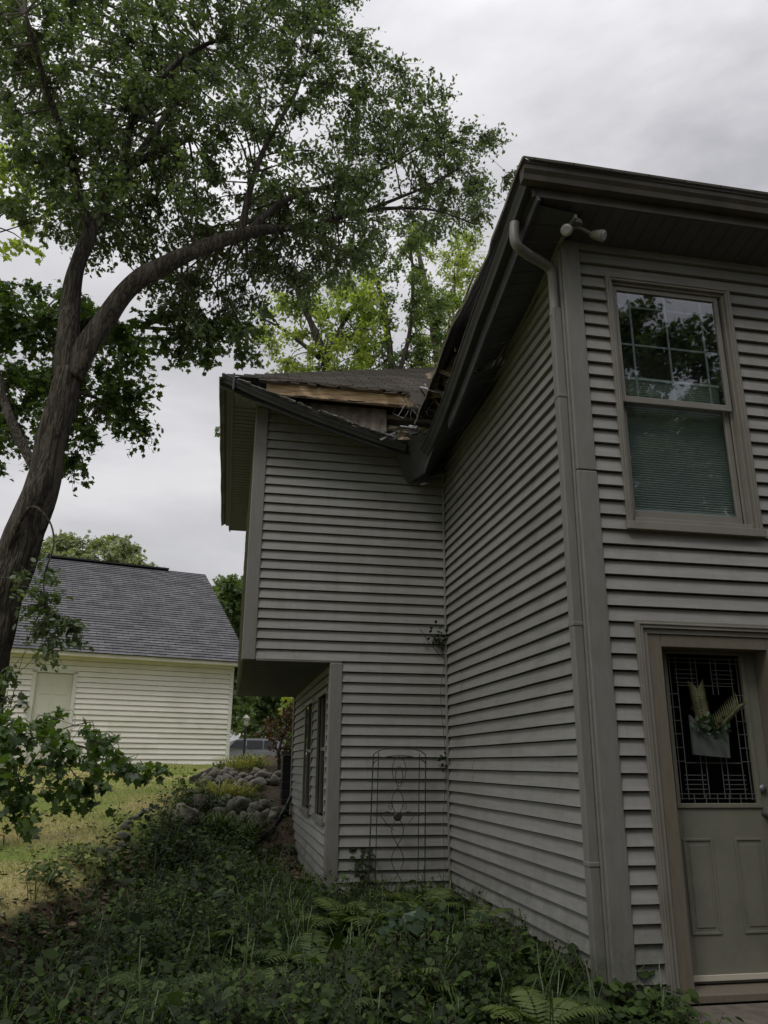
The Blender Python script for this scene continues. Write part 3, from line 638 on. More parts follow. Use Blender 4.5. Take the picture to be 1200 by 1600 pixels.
# downspout
P_, Q_ = catmull([(1.93, 4.88, 3.97), (1.922, 4.88, 3.84), (1.945, 4.89, 3.775), (2.03, 4.935, 3.75), (2.21, 5.02, 3.738), (2.28, 5.05, 3.70), (2.29, 5.056, 3.6), (2.29, 5.056, 3.3)], [.041]*8, 6)
k = MB(); k.tube(P_, .040, 12); k.box((2.256, 5.016, -1.30), (2.325, 5.096, 3.36)); 
for z in (2.6, .9, -.6): k.box((2.252, 5.011, z), (2.327, 5.102, z+.03))
k.tube([(2.30, 5.055, -1.24), (2.27, 5.0, -1.33), (2.2, 4.9, -1.37)], .04, 10)
k.build('downspout', M['trim'], house, smooth=False, bevel=.006)
# floodlight under the soffit: thing part with sub-parts
k = MB(); k.tube([(2.37, 4.76, ZT-.001), (2.37, 4.76, ZT-.03)], [.055, .05], 20); k.tube([(2.37, 4.76, ZT-.03), (2.33, 4.76, ZT-.06), (2.31, 4.76, ZT-.08)], .012, 8); k.tube([(2.37, 4.76, ZT-.03), (2.45, 4.76, ZT-.06), (2.50, 4.77, ZT-.075)], .012, 8)
fl = k.build('floodlight', M['lamp'], house)
for a_, b_ in (((2.31, 4.77, ZT-.075), (2.265, 4.70, ZT-.125)), ((2.50, 4.78, ZT-.07), (2.565, 4.71, ZT-.125))):
    a_ = np.array(a_); b_ = np.array(b_); k = MB(); k.tube([a_, a_+(b_-a_)*.3, b_-(b_-a_)*.12, b_], [.022, .034, .045, .047], 16); h = k.build('lamp_head', M['lamp'], fl)
    k = MB(); k.tube([b_, b_+(b_-a_)*.1], [.041, .03], 16); k.build('lens', M['lens'], fl)

# ---- front window
x0, x1, z0, z1 = WIN
k = MB(); yo = 4.958
k.box((x0, yo, z0+.06), (x0+.046, 4.999, z1)); k.box((x1-.046, yo, z0+.06), (x1, 4.999, z1)); k.box((x0+.047, yo, z1-.05), (x1-.047, 4.999, z1)); k.box((x0-.01, yo-.022, z0), (x1+.01, 4.999, z0+.058))
k.box((x0+.018, yo-.008, z0+.06), (x0+.030, yo, z1-.02)); k.box((x1-.030, yo-.008, z0+.06), (x1-.018, yo, z1-.02)); k.box((x0+.03, yo-.008, z1-.032), (x1-.03, yo, z1-.02))
k.box((x0+.046, 4.985, z0+.06), (x0+.066, 5.12, z1-.05)); k.box((x1-.066, 4.985, z0+.06), (x1-.046, 5.12, z1-.05)); k.box((x0+.067, 4.985, z1-.072), (x1-.067, 5.12, z1-.05)); k.box((x0+.067, 4.975, z0+.06), (x1-.067, 5.12, z0+.10))
k.box((x1-.088, 5.035, z0+.10), (x1-.067, 5.05, z1-.072)); k.box((x0+.067, 5.035, z0+.10), (x0+.080, 5.05, z1-.072))
wf = k.build('front_window', M['frame'], house, bevel=.003)
def sash(nm, a, b, c, d, y, fw, fb, ft):
    k = MB(); k.box((a, y, c), (a+fw, y+.03, d)); k.box((b-fw, y, c), (b, y+.03, d)); k.box((a+fw, y, c), (b-fw, y+.03, c+fb)); k.box((a+fw, y, d-ft), (b-fw, y+.03, d)); k.build(nm, M['frame'], wf, bevel=.003)
    k = MB(); k.face([(a+fw, y+.014, c+fb), (b-fw, y+.014, c+fb), (b-fw, y+.014, d-ft), (a+fw, y+.014, d-ft)]); k.build('pane', M['glass'], wf)
sash('upper_sash', x0+.068, x1-.09, 2.605, z1-.074, 5.002, .036, .05, .04)
sash('lower_sash', x0+.081, x1-.09, z0+.102, 2.66, 5.053, .040, .075, .04)
k = MB(); ax0, ax1, az0, az1 = x0+.104, x1-.126, 2.655, z1-.114
for f_ in (.13, .49, .86): xx = ax0+(ax1-ax0)*f_; k.box((xx-.008, 5.020, az0), (xx+.008, 5.026, az1))
for f_ in (.50, .87): zz = az0+(az1-az0)*f_; k.box((ax0, 5.0275, zz-.008), (ax1, 5.0335, zz+.008))
k.build('muntin', M['muntin'], wf)
k = MB(); nb_ = 56; zb0, zb1 = 1.80, 2.86
for i in range(nb_):
    a_ = zb0+(zb1-zb0)*i/nb_; h_ = (zb1-zb0)/nb_
    k.face([(x0+.08, 5.135, a_), (x1-.10, 5.135, a_), (x1-.10, 5.122, a_+h_/2), (x0+.08, 5.122, a_+h_/2)]); k.face([(x0+.08, 5.122, a_+h_/2), (x1-.10, 5.122, a_+h_/2), (x1-.10, 5.135, a_+h_), (x0+.08, 5.135, a_+h_)])
k.box((x0+.08, 5.115, zb0-.03), (x1-.10, 5.14, zb0)); k.box((x0+.08, 5.115, zb1), (x1-.10, 5.14, zb1+.02)); k.build('blind', M['blind'], wf)
def room(a, b, parent):
    (p0, q0, r0), (p1, q1, r1) = a, b; k = MB()
    k.face([(p0, q1, r0), (p1, q1, r0), (p1, q1, r1), (p0, q1, r1)]); k.face([(p0, q0, r0), (p0, q1, r0), (p0, q1, r1), (p0, q0, r1)]); k.face([(p1, q0, r0), (p1, q0, r1), (p1, q1, r1), (p1, q1, r0)])
    k.face([(p0, q0, r1), (p0, q1, r1), (p1, q1, r1), (p1, q0, r1)]); k.face([(p0, q0, r0), (p1, q0, r0), (p1, q1, r0), (p0, q1, r0)]); return k.build('interior', M['dark'], parent)
room((x0+.03, 5.121, z0+.03), (x1-.03, 5.38, z1-.03), wf)

# ---- door
k = MB(); dx0, dx1, dzt = 2.68, 3.86, .95
k.box((dx0, 4.955, -1.36), (dx0+.05, 4.999, dzt)); k.box((dx1-.05, 4.955, -1.36), (dx1, 4.999, dzt)); k.box((dx0+.051, 4.955, dzt-.055), (dx1-.051, 4.999, dzt))
k.box((dx0+.05, 4.974, -1.355), (dx0+.088, 4.999, dzt-.056)); k.box((dx1-.088, 4.974, -1.355), (dx1-.05, 4.999, dzt-.056)); k.box((dx0+.089, 4.974, dzt-.09), (dx1-.089, 4.999, dzt-.056))
k.box((dx0+.014, 4.947, -1.35), (dx0+.026, 4.955, dzt-.02)); k.box((dx0+.026, 4.947, dzt-.032), (dx1-.026, 4.955, dzt-.02))
k.build('door_casing', M['frame'], house, bevel=.003)
k = MB(); k.box((2.768, 4.985, -1.30), (2.87, 5.26, .86)); k.box((3.67, 4.985, -1.30), (3.772, 5.26, .86)); k.box((2.871, 4.985, .775), (3.669, 5.26, .858)); k.box((2.78, 4.93, -1.345), (3.76, 5.26, -1.302))
k.build('door_jamb', M['jamb'], house, bevel=.004)
YD = 5.14; ds0, ds1 = 2.872, 3.668; gx0, gx1, gz0, gz1 = 2.985, 3.555, -.235, .755
k = MB(); k.box((ds0, YD, -1.295), (gx0, YD+.045, .773)); k.box((gx1, YD, -1.295), (ds1, YD+.045, .773)); k.box((gx0, YD, -1.295), (gx1, YD+.045, gz0)); k.box((gx0, YD, gz1), (gx1, YD+.045, .773))
k.box((gx0-.03, YD-.012, gz0-.028), (gx1+.03, YD, gz0-.001)); k.box((gx0-.028, YD-.010, gz0), (gx0-.001, YD, gz1)); k.box((gx1+.001, YD-.010, gz0), (gx1+.028, YD, gz1))
for a_ in (2.975, 3.345):
    b_ = a_+.21; c_, d_ = -1.02, -.45
    for i_, (w_, y_) in enumerate(((0, .006), (.022, .010))):
        pass
    k.box((a_, YD-.007, c_), (b_, YD, c_+.016)); k.box((a_, YD-.007, d_-.016), (b_, YD, d_)); k.box((a_, YD-.007, c_+.016), (a_+.016, YD, d_-.016)); k.box((b_-.016, YD-.007, c_+.016), (b_, YD, d_-.016))
    k.box((a_+.04, YD-.005, c_+.04), (b_-.04, YD, d_-.04))
dr = k.build('door', M['door'], house, bevel=.003)
k = MB(); k.box((ds0+.005, YD-.02, -1.275), (ds1-.005, YD-.001, -1.245)); k.build('sweep', M['sweep'], dr)
k = MB(); k.face([(gx0, YD+.02, gz0), (gx1, YD+.02, gz0), (gx1, YD+.02, gz1), (gx0, YD+.02, gz1)]); k.build('pane', M['doorglass'], dr)
k = MB()
def came(xa, za, xb, zb): k.beam((gx0+(gx1-gx0)*xa, YD+.012, gz0+(gz1-gz0)*za), (gx0+(gx1-gx0)*xb, YD+.012, gz0+(gz1-gz0)*zb), .0042, .005, (0, 1, 0))
for f_ in (.045, .13, .87, .955): came(f_, .02, f_, .98)
for f_ in (.03, .06, .94, .97): came(.0, f_, 1, f_)
for f_ in (.33, .40, .60, .67): came(f_, .03, f_, .36); came(f_, .72, f_, .97)
for f_ in (.09, .12, .15, .18): came(.10, f_, .38, f_); came(.62, f_, .90, f_); came(.10, 1-f_-.02, .38, 1-f_-.02); came(.62, 1-f_-.02, .90, 1-f_-.02)
for f_ in (.27, .36, .45, .54, .63, .72): came(0, f_, .13, f_); came(.87, f_, 1, f_)
came(.13, .26, .87, .26); came(.13, .78, .87, .78)
for f_ in (.2, .35, .5, .65, .8): came(f_, .0, f_, .06)
k.build('leading', M['lead'], dr)
k = MB(); k.tube([(3.60, YD, -.30), (3.60, YD-.05, -.30)], [.028, .012], 16); k.tube([(3.60, YD-.045, -.30), (3.60, YD-.075, -.30)], [.03, .024], 16); k.tube([(3.60, YD, -.14), (3.60, YD-.02, -.14)], [.028, .024], 16); k.build('handle', M['lead'], dr, smooth=True)
room((2.90, YD+.046, -1.2), (3.64, 5.39, .9), house)
pad = box_obj('doorstep', (2.62, 3.9, -1.42), (4.4, 4.93, -1.352), M['concrete'], None, .01); tag(pad, 'worn brown concrete slab in front of the olive door', 'doorstep')
# wall pocket with dried palms
pk = tag(empty('wall_pocket', (3.235, 5.09, .06)), 'grey envelope-shaped pocket of dried palm leaves hanging on the door glass', 'wall pocket')
k = MB(); a0 = (3.10, 5.105); 
k.add([(3.10, 5.10, .075), (3.365, 5.10, .055), (3.375, 5.10, .27), (3.235, 5.10, .20), (3.10, 5.10, .335), (3.10, 5.122, .075), (3.365, 5.122, .055), (3.375, 5.122, .27), (3.235, 5.122, .20), (3.10, 5.122, .335)],
      [(0, 1, 2, 3, 4), (9, 8, 7, 6, 5), (0, 5, 6, 1), (1, 6, 7, 2), (2, 7, 8, 3), (3, 8, 9, 4), (4, 9, 5, 0)]); k.build('pocket', M['pocket'], pk)
cs, ds_, ns_ = [], [], []
for (tx, tz, bx) in ((3.15, .56, 3.2), (3.50, .44, 3.27)):
    for i in range(14):
        f_ = i/13; b_ = np.array([bx+(tx-bx)*f_*.8, 5.095-.02*f_, .24+(tz-.24)*f_*.8])
        for s_ in (-1, 1): cs.append(b_); ds_.append(np.array([(tx-bx)+s_*.26, -.02, (tz-.24)*1.0-.10*s_*(tx-bx)])); ns_.append((0, -1, 0.2))
leaves('palm_leaf', cs, ds_, ns_, .10, 'pinna', M['dryleaf'], pk, width=.5)
cs = [np.array([3.24+rng.normal()*.06, 5.10-rng.random()*.03, .27+rng.normal()*.05]) for _ in range(60)]
leaves('dark_sprigs', cs, rng.normal(size=(60, 3))+np.array([0, -.3, .6]), rng.normal(size=(60, 3)), .045, 'ovate', M['hosta'], pk)

# ---- windows of the recessed wall
for (y0, y1, c0, c1) in (W1, W2):
    k = MB(); xo = XR2-.03
    k.box((xo, y0, c0+.04), (XR2-.001, y0+.05, c1)); k.box((xo, y1-.05, c0+.04), (XR2-.001, y1, c1)); k.box((xo, y0+.051, c1-.05), (XR2-.001, y1-.051, c1)); k.box((xo-.03, y0-.02, c0-.03), (XR2-.001, y1+.02, c0+.038))
    zm = (c0+c1)/2+.05
    k.box((XR2+.01, y0+.051, c0+.04), (XR2+.05, y0+.08, c1-.05)); k.box((XR2+.01, y1-.08, c0+.04), (XR2+.05, y1-.051, c1-.05)); k.box((XR2+.012, y0+.081, zm-.02), (XR2+.045, y1-.081, zm+.02))
    wnd = k.build('side_window', M['trim'], house, bevel=.003)
    k = MB(); k.face([(XR2+.03, y0+.05, c0+.03), (XR2+.03, y1-.05, c0+.03), (XR2+.03, y1-.05, c1-.04), (XR2+.03, y0+.05, c1-.04)]); k.build('pane', M['carglass'], wnd)
# vine tuft near the inside corner
cs = [np.array([2.24+rng.normal()*.06, 8.53, 1.33+rng.normal()*.07]) for _ in range(46)]
vt = tag(empty('wall_vine', (2.3, 8.55, -1.2)), 'thin dark vine climbing the inside corner of the siding', 'vine')
leaves('foliage', cs, rng.normal(size=(46, 3)), rng.normal(size=(46, 3))+np.array([0, -1, 0]), .05, 'ovate', M['cover'], vt, v=np.zeros(46))
k = MB(); P_, Q_ = catmull([(2.29, 8.53, -1.3), (2.26, 8.54, -.6), (2.30, 8.54, 0), (2.25, 8.54, .7), (2.30, 8.54, 1.1), (2.2, 8.53, 1.34)], [.006]*6, 5); k.tube(P_, .0028, 5); k.tube([(2.3, 8.54, 1.1), (2.12, 8.52, 1.28), (2.02, 8.5, 1.42)], .004, 4); k.build('stem', M['twig'], vt)
cs = [np.array([2.27+rng.normal()*.03, 8.53, .02+rng.normal()*.04]) for _ in range(12)]
leaves('foliage', cs, rng.normal(size=(12, 3)), rng.normal(size=(12, 3))+np.array([0, -1, 0]), .05, 'ovate', M['cover'], vt, v=np.zeros(12))

# trellis
tr = tag(empty('garden_trellis', (1.76, 8.4, -1.3)), 'black wrought iron arched trellis standing against the wing wall', 'trellis')
def T2(a, b): return (1.765+(a-385)*.0011, 8.42, .09-(b-185)*.00108)
k = MB()
k.tube([T2(142, 190), T2(105, 1440)], .006, 6); k.tube([T2(645, 215), T2(625, 1440)], .006, 6); k.tube([T2(192, 160), T2(168, 1440)], .0045, 6); k.tube([T2(585, 170), T2(560, 1440)], .0045, 6)
for off in (0, 75):
    k.tube([T2(395-253*math.cos(a_), 200+off-85*math.sin(a_)) for a_ in np.linspace(0, math.pi, 17)], .0055, 6)
k.build('frame', M['iron'], tr)
k = MB()
k.tube([T2(390+65*math.cos(a_), 320+120*math.sin(a_)) for a_ in np.linspace(0, 2*math.pi, 25)], .004, 5); k.tube([T2(390+35*math.cos(a_), 380+90*math.sin(a_)) for a_ in np.linspace(0, 2*math.pi, 21)], .004, 5)
for s_ in (-1, 1):
    k.tube([T2(375+s_*55*math.sin(a_*1.0), 480+a_*80) for a_ in np.linspace(0, 11, 60)], .004, 5)
    k.tube([T2(375+s_*(60+20*math.cos(a_)*a_*.18), 640+20*math.sin(a_)*a_*.2) for a_ in np.linspace(0, 8, 30)], .0035, 5)
    k.tube([T2(375, 730), T2(375+s_*100, 690), T2(375+s_*165, 720), T2(375+s_*100, 800), T2(375+s_*40, 850)], .004, 5)
k.tube([T2(150, 728), T2(600, 728)], .0045, 5); k.tube([T2(375, 735)[:1]+(8.40,)+T2(375, 735)[2:], T2(375, 735)], [.03, .045], 12)
k.build('scrollwork', M['iron'], tr)

# narrow stack of blocks beyond the house corner
bp = tag(empty('block_stack', (1.0, 14.2, -.6)), 'narrow stack of dark blocks with a pale cap beyond the recessed wall', 'block stack')
k = MB()
for i in range(7): k.box((.955, 14.0, -.84+i*.14), (1.2, 14.4, -.84+i*.14+.128))
k.build('block', M['tarp'], bp, bevel=.008)
k = MB()
for i in range(6): k.box((.96, 14.005, -.712+i*.14), (1.19, 14.39, -.70+i*.14))
k.box((.93, 13.97, .14), (1.2, 14.42, .20)); k.build('cap', M['concrete'], bp)

# ---------------------------------------------------------------- garage
TH = R(16); gu = np.array([math.cos(TH), math.sin(TH), 0]); gv = np.array([-math.sin(TH), math.cos(TH), 0])
A_ = np.array([.095, 22., 0.])
def gp(u_, v_, z): q = A_-gu*u_+gv*v_; return (q[0], q[1], z)
GL = 5.55; ZE = 2.47
gar = tag(empty('garage', tuple(gp(GL/2, 0, -.05))), 'cream clapboard garage with a steep grey shingle roof across the lawn', 'garage')
k = MB(); ex = EX; EX = .128
GD = (4.02, 4.86, -.05, 2.06)
siding(k, (*(A_-gu*GL)[:2], 0), gu, -gv, 0, GL, -.06, ZE, -.045, [(GL-GD[1], GL-GD[0], GD[2], GD[3])], step=.6, seed=9); EX = ex
k.build('wall', [M['cream'], M['cream'], M['cream_b']], gar)
for u_ in (0, GL):
    k = MB(); k.obox(gp(u_+(.05 if u_ == 0 else -.05), -.012, 1.2), gu, gv, (0, 0, 1), .1, .03, 2.52); k.build('corner_board', M['white'], gar)
E0 = gp(-.3, -.35, ZE+.08); k = MB()
k.obox(gp(GL/2, -.17, ZE+.012), gu, gv, (0, 0, 1), GL+.6, .34, .02); k.obox(gp(GL/2, -.36, ZE+.05), gu, gv, (0, 0, 1), GL+.6, .04, .12); k.build('eave_trim', M['cream'], gar)
run, rise = 5.6, 3.55; ln = math.hypot(run, rise); sl_ = (gv*run+np.array([0, 0, rise]))/ln
k = MB(); O_ = np.array(gp(GL+.3, -.42, ZE+.07)); roof(k, O_, gu, sl_, ln, lambda t: 0, lambda t: GL+.6, row=.16, step=.3, thick=.022, jit=.004, lip=0); k.build('roof', M['gshingle'], gar)
k = MB(); Rg = np.array(gp(0, run-.42, ZE+.07+rise))
k.obox(gp(GL/2+.5, run-.42, ZE+.07+rise+.03), gu, gv, (0, 0, 1), GL-.9, .30, .05); k.build('ridge_vent', M['tarp'], gar)
bk = np.array([0, 0, 0.]); k = MB()
for u_ in (0, GL):
    k.face([gp(u_, 0, -.05), gp(u_, 2*run-.84, -.05), gp(u_, 2*run-.84, ZE), gp(u_, run-.42, ZE+rise-.1), gp(u_, 0, ZE)])
k.face([gp(0, 2*run-.84, -.05), gp(GL, 2*run-.84, -.05), gp(GL, 2*run-.84, ZE), gp(0, 2*run-.84, ZE)]); k.build('gable_wall', M['cream'], gar)
k = MB(); k.face([gp(-.3, run-.42, ZE+.07+rise), gp(GL+.3, run-.42, ZE+.07+rise), gp(GL+.3, 2*run-.5, ZE), gp(-.3, 2*run-.5, ZE)], uv=[(0, 0), (6, 0), (6, 6), (0, 6)]); k.build('back_roof', M['gshingle'], gar)
k = MB(); um = (GD[0]+GD[1])/2
k.obox(gp(um, .03, 1.0), gu, gv, (0, 0, 1), .84, .04, 2.1); gd = k.build('door', M['gdoor'], gar)
k = MB(); k.obox(gp(GD[0]-.045, -.02, 1.03), gu, gv, (0, 0, 1), .09, .03, 2.16); k.obox(gp(GD[1]+.045, -.02, 1.03), gu, gv, (0, 0, 1), .09, .03, 2.16); k.obox(gp(um, -.02, 2.105), gu, gv, (0, 0, 1), 1.02, .03, .09); k.build('frame', M['white'], gd)
k = MB()
for i in range(4): 
    for s_ in (-.19, .19): k.obox(gp(um+s_, .007, .3+i*.48), gu, gv, (0, 0, 1), .26, .01, .38)
k.build('door_panel', M['gdoor'], gd)
wl = tag(empty('wall_lantern', gp(5.14, -.03, 1.25)), 'small black carriage lantern on the garage wall left of its door', 'lantern')
k = MB(); c_ = np.array(gp(5.14, -.14, 1.35)); k.tube([c_+(0, 0, -.15), c_+(0, 0, -.10), c_+(0, 0, .08), c_+(0, 0, .12), c_+(0, 0, .2)], [.03, .055, .075, .09, .01], 6); k.tube([gp(5.14, -.01, 1.5), gp(5.14, -.10, 1.58), c_+(0, 0, .2)], .012, 6); k.obox(gp(5.14, -.02, 1.44), gu, gv, (0, 0, 1), .1, .03, .22); k.build('housing', M['iron'], wl)
k = MB(); k.tube([c_+(0, -.0, -.08), c_+(0, 0, .06)], [.058, .076], 6); k.build('lantern_glass', M['lens'], wl)

# ---------------------------------------------------------------- things beyond
shed = tag(empty('outbuilding', (3, 66, -.2)), 'low pale building beyond the parked car', 'building')
k = MB(); k.box((1.2, 64, -.3), (8, 70, 1.9)); 
k.build('wall', M['shed'], shed)
k = MB(); k.add([(1.0, 63.8, 1.9), (8.2, 63.8, 1.9), (8.2, 67, 4.3), (1.0, 67, 4.3), (1.0, 70.2, 1.9), (8.2, 70.2, 1.9)], [(0, 1, 2, 3), (3, 2, 5, 4), (0, 3, 4), (1, 5, 2)]); k.build('roof', M['shed'], shed)
k = MB()
for i in range(4): k.box((1.6+i*.02, 63.93, .05+i*.42), (4.4, 63.99, .05+i*.42+.38))
k.build('overhead_door', M['white'], shed)
# car (side view, silver, roof rails)
car = tag(empty('parked_car', (1.1, 50, -.2)), 'silver car parked beyond the garage corner and the lamp post', 'car')
cx, cy0 = -1.3, 49.2
prof = [(0, .35), (.02, .75), (.9, .92), (1.55, 1.42), (2.0, 1.56), (4.1, 1.56), (4.6, 1.35), (4.75, .95), (4.78, .4)]
k = MB(); n_ = len(prof); 
for s_, y_ in ((0, cy0), (1, cy0+1.8)):
    for (a_, b_) in prof:
        tw_ = .18 if b_ > 1.0 else 0
        k.vert((cx+a_, y_+(tw_ if s_ == 0 else -tw_), -.2+b_))
for i in range(n_-1): k.f.append([i, i+1, n_+i+1, n_+i])
k.f.append(list(range(n_))[::-1]); k.f.append([n_+i for i in range(n_)]); k.f.append([0, n_, 2*n_-1, n_-1]); k.uv += [None]*(len(k.f)); k.mi += [0]*(len(k.f)); body = k.build('body', M['carpaint'], car, bevel=.05)
k = MB()
for a0_, a1_ in ((1.45, 2.45), (2.52, 3.45), (3.52, 4.25)):
    k.add([(cx+a0_-(.0 if a0_ > 2 else .0), cy0+.02, .82), (cx+a1_, cy0+.02, .82), (cx+a1_, cy0+.165, 1.28), (cx+a0_+(.42 if a0_ < 2 else 0), cy0+.165, 1.28)], [(0, 1, 2, 3)])
k.build('side_windows', M['carglass'], car)
k = MB(); k.add([(cx+.93, cy0+.2, .74), (cx+.93, cy0+1.6, .74), (cx+1.5, cy0+1.5, 1.2), (cx+1.5, cy0+.3, 1.2)], [(0, 1, 2, 3)]); k.build('windscreen', M['carglass'], car)
for a_ in (.85, 3.85):
    for y_ in (cy0-.02, cy0+1.6):
        k = MB(); k.tube([(cx+a_, y_, .12), (cx+a_, y_+.22, .12)], .33, 20); wh = k.build('wheel', M['rubber'], car); k = MB(); k.tube([(cx+a_, y_-.01, .12), (cx+a_, y_+.0, .12)], .2, 16); k.build('rim', M['lead'], wh)
k = MB(); k.beam((cx+2.1, cy0+.3, 1.40), (cx+4.0, cy0+.3, 1.40), .04, .04); k.beam((cx+2.1, cy0+1.5, 1.40), (cx+4.0, cy0+1.5, 1.40), .04, .04); k.build('roof_rail', M['lead'], car)
lp = W(381.5, 1175, 32.); lpt = tag(empty('lamp_post', (lp[0], 32, -.12)), 'black garden lamp post with a white lantern beside the drive', 'lamp post')
k = MB(); k.tube([(lp[0], 32, -.2), (lp[0], 32, .05), (lp[0], 32, .1), (lp[0], 32, 1.35)], [.09, .08, .05, .045], 10); k.build('post', M['iron'], lpt)
k = MB(); k.tube([(lp[0], 32, 1.35), (lp[0], 32, 1.42), (lp[0], 32, 1.62), (lp[0], 32, 1.66), (lp[0], 32, 1.78)], [.05, .10, .13, .15, .02], 8); k.build('lantern', M['globe'], lpt)

# ---------------------------------------------------------------- trees
# big oak at the left
Yt = 8.6
limbs = [
 ([W(-70, 1300, Yt), W(-52, 1180, Yt), W(-30, 1060, Yt), W(-8, 950, Yt), W(30, 850, Yt), W(64, 760, Yt), W(75, 705, Yt), W(88, 655, Yt), W(110, 580, Yt)], [.33, .275, .24, .215, .190, .165, .155, .150, .138]),
 ([W(106, 590, Yt), W(106, 520, Yt), W(110, 470, Yt+.1), W(120, 420, Yt+.1), W(136, 375, Yt+.2), W(162, 318, Yt+.3), W(200, 262, Yt+.4), W(250, 238, Yt+.6), W(300, 215, Yt+.9)], [.16, .13, .115, .10, .095, .09, .08, .06, .035]),
 ([W(112, 590, Yt), W(132, 548, Yt-.03), W(165, 500, Yt-.05), W(203, 448, Yt-.05), W(250, 418, Yt), W(300, 394, Yt+.1), W(350, 374, Yt+.3), W(395, 362, Yt+.5), W(440, 358, Yt+.8)], [.155, .145, .132, .127, .12, .115, .105, .09, .06]),
 ([W(430, 358, Yt+.7), W(490, 352, Yt+1.1), W(525, 342, Yt+1.2), W(570, 330, Yt+1.3), W(625, 325, Yt+1.4), W(685, 330, Yt+1.5), W(740, 350, Yt+1.5)], [.06, .05, .045, .04, .03, .02, .01]),
 ([W(575, 328, Yt+1.3), W(620, 310, Yt+1.4), W(665, 292, Yt+1.5), W(720, 262, Yt+1.6)], [.035, .028, .02, .01]),
 ([W(375, 366, Yt+.4), W(398, 270, Yt+.4), W(430, 200, Yt+.5), W(465, 140, Yt+.6), W(480, 80, Yt+.7)], [.06, .045, .035, .022, .01]),
 ([W(385, 363, Yt+.5), W(450, 310, Yt+1.2), W(520, 290, Yt+1.8), W(590, 268, Yt+2.2), W(680, 215, Yt+2.4)], [.06, .05, .04, .03, .01]),
 ([W(190, 280, Yt+.4), W(210, 180, Yt+.2), W(270, 105, Yt+.1), W(320, 70, Yt), W(355, 62, Yt)], [.06, .05, .04, .035, .015]),
 ([W(140, 365, Yt+.2), W(110, 250, Yt), W(70, 130, Yt-.4), W(40, 20, Yt-.8)], [.07, .055, .04, .02]),
 ([W(205, 255, Yt+.4), W(300, 130, Yt+1.2), W(400, 50, Yt+1.6), W(450, -30, Yt+1.8)], [.05, .04, .03, .012]),
 ([W(-14, 930, Yt), W(40, 800, Yt-.3), W(74, 810, Yt-.4), W(84, 850, Yt-.45), W(68, 905, Yt-.45), W(75, 960, Yt-.5)], [.05, .02, .012, .01, .008, .006]),
 ([W(60, 745, Yt), W(10, 640, Yt+.4), W(-20, 520, Yt+.6), W(-60, 380, Yt+.8)], [.06, .06, .05, .03]),
]
crown = [(-60, -60), (560, -60), (575, 55), (600, 95), (640, 105), (690, 118), (735, 165), (780, 175), (785, 240), (815, 290), (800, 350), (755, 385), (700, 360), (640, 345), (600, 365), (575, 420), (540, 445), (480, 455), (430, 470), (400, 560), (370, 560), (340, 545), (300, 560), (270, 540), (235, 470), (215, 430), (165, 400), (60, 380), (30, 330), (0, 210), (-60, 200)]
Yf = lambda px, py: (Yt-.9+max(0, px-350)*.0035+(1.35 if py > 300 and px < 480 else 0), Yt+1.3+max(0, px-200)*.0035+(.4 if py > 300 and px < 480 else 0))
cent, rad = fill(crown, 33, Yf, .34, holes=[(590, 20, 40), (660, 80, 30), (330, 470, 30), (560, 390, 18), (100, 395, 25), (150, 440, 28)], keep=.97)
c2, r2 = fill(crown, 50, lambda px, py: (Yt+1.2, Yt+3.0), .42, keep=.8); cent += c2; rad += r2
c2, r2 = fill([(20, 905), (70, 880), (130, 930), (150, 965), (130, 1010), (100, 1040), (65, 1060), (50, 1000), (35, 960)], 26, lambda px, py: (Yt-.7, Yt-.2), .17); cent += c2; rad += r2
c2, r2 = fill([(-10, 1045), (35, 1050), (45, 1075), (20, 1105), (-10, 1110)], 24, lambda px, py: (Yt-.7, Yt-.4), .13); cent += c2; rad += r2
oak = make_tree('oak_tree', 'large leaning forked oak with a broad crown reaching over the roof', 'tree', tuple(W(-70, 1300, Yt)), limbs, cent, rad, 270, .066, 'oak', M['leaf_oak'], group=None, twig_r=.004)

# maple behind the oak trunk: dark hanging leaves at the left
cent, rad = fill([(-80, 420), (60, 430), (150, 470), (200, 500), (250, 560), (225, 590), (240, 640), (235, 695), (190, 700), (150, 680), (120, 740), (150, 755), (90, 745), (40, 700), (-80, 760)], 30, lambda px, py: (10.6, 12.4), .36, keep=.97)
c2, r2 = fill([(210, 470), (310, 480), (400, 500), (395, 580), (350, 560), (290, 575), (240, 560)], 27, lambda px, py: (9.6, 10.8), .26, keep=.85); cent += c2; rad += r2
lm = [([(-5.2, 11.8, -.6), W(-120, 900, 11.8), W(-90, 700, 11.7), W(-60, 560, 11.6), W(-50, 430, 11.6)], [.2, .17, .14, .1, .05]),
      ([W(-80, 660, 11.7), W(20, 600, 11.5), W(110, 610, 11.3), W(200, 640, 11.2)], [.06, .045, .03, .012]),
      ([W(-60, 560, 11.6), W(60, 500, 11.3), W(200, 510, 10.8), W(330, 520, 10.3)], [.06, .045, .03, .01])]
make_tree('maple_tree', 'dark maple crown hanging behind the oak trunk at the left', 'tree', (-5.2, 11.8, -.6), lm, cent, rad, 210, .08, 'maple', M['leaf_maple'], group=None)

# yellow-green tree at the left edge
cent, rad = fill([(-80, 205), (20, 215), (60, 250), (95, 300), (70, 350), (60, 390), (10, 400), (-80, 405)], 36, lambda px, py: (13.5, 15), .42)
lm = [([(-7.4, 14.4, -.4), W(-150, 700, 14.4), W(-110, 450, 14.4), W(-60, 330, 14.4)], [.17, .13, .09, .04]), ([W(-110, 440, 14.4), W(-20, 350, 14.2), W(40, 300, 14.1)], [.05, .035, .015])]
make_tree('yellow_maple', 'sunlit yellow-green maple at the upper left edge', 'tree', (-7.4, 14.4, -.4), lm, cent, rad, 70, .12, 'maple', M['leaf_yellow'])

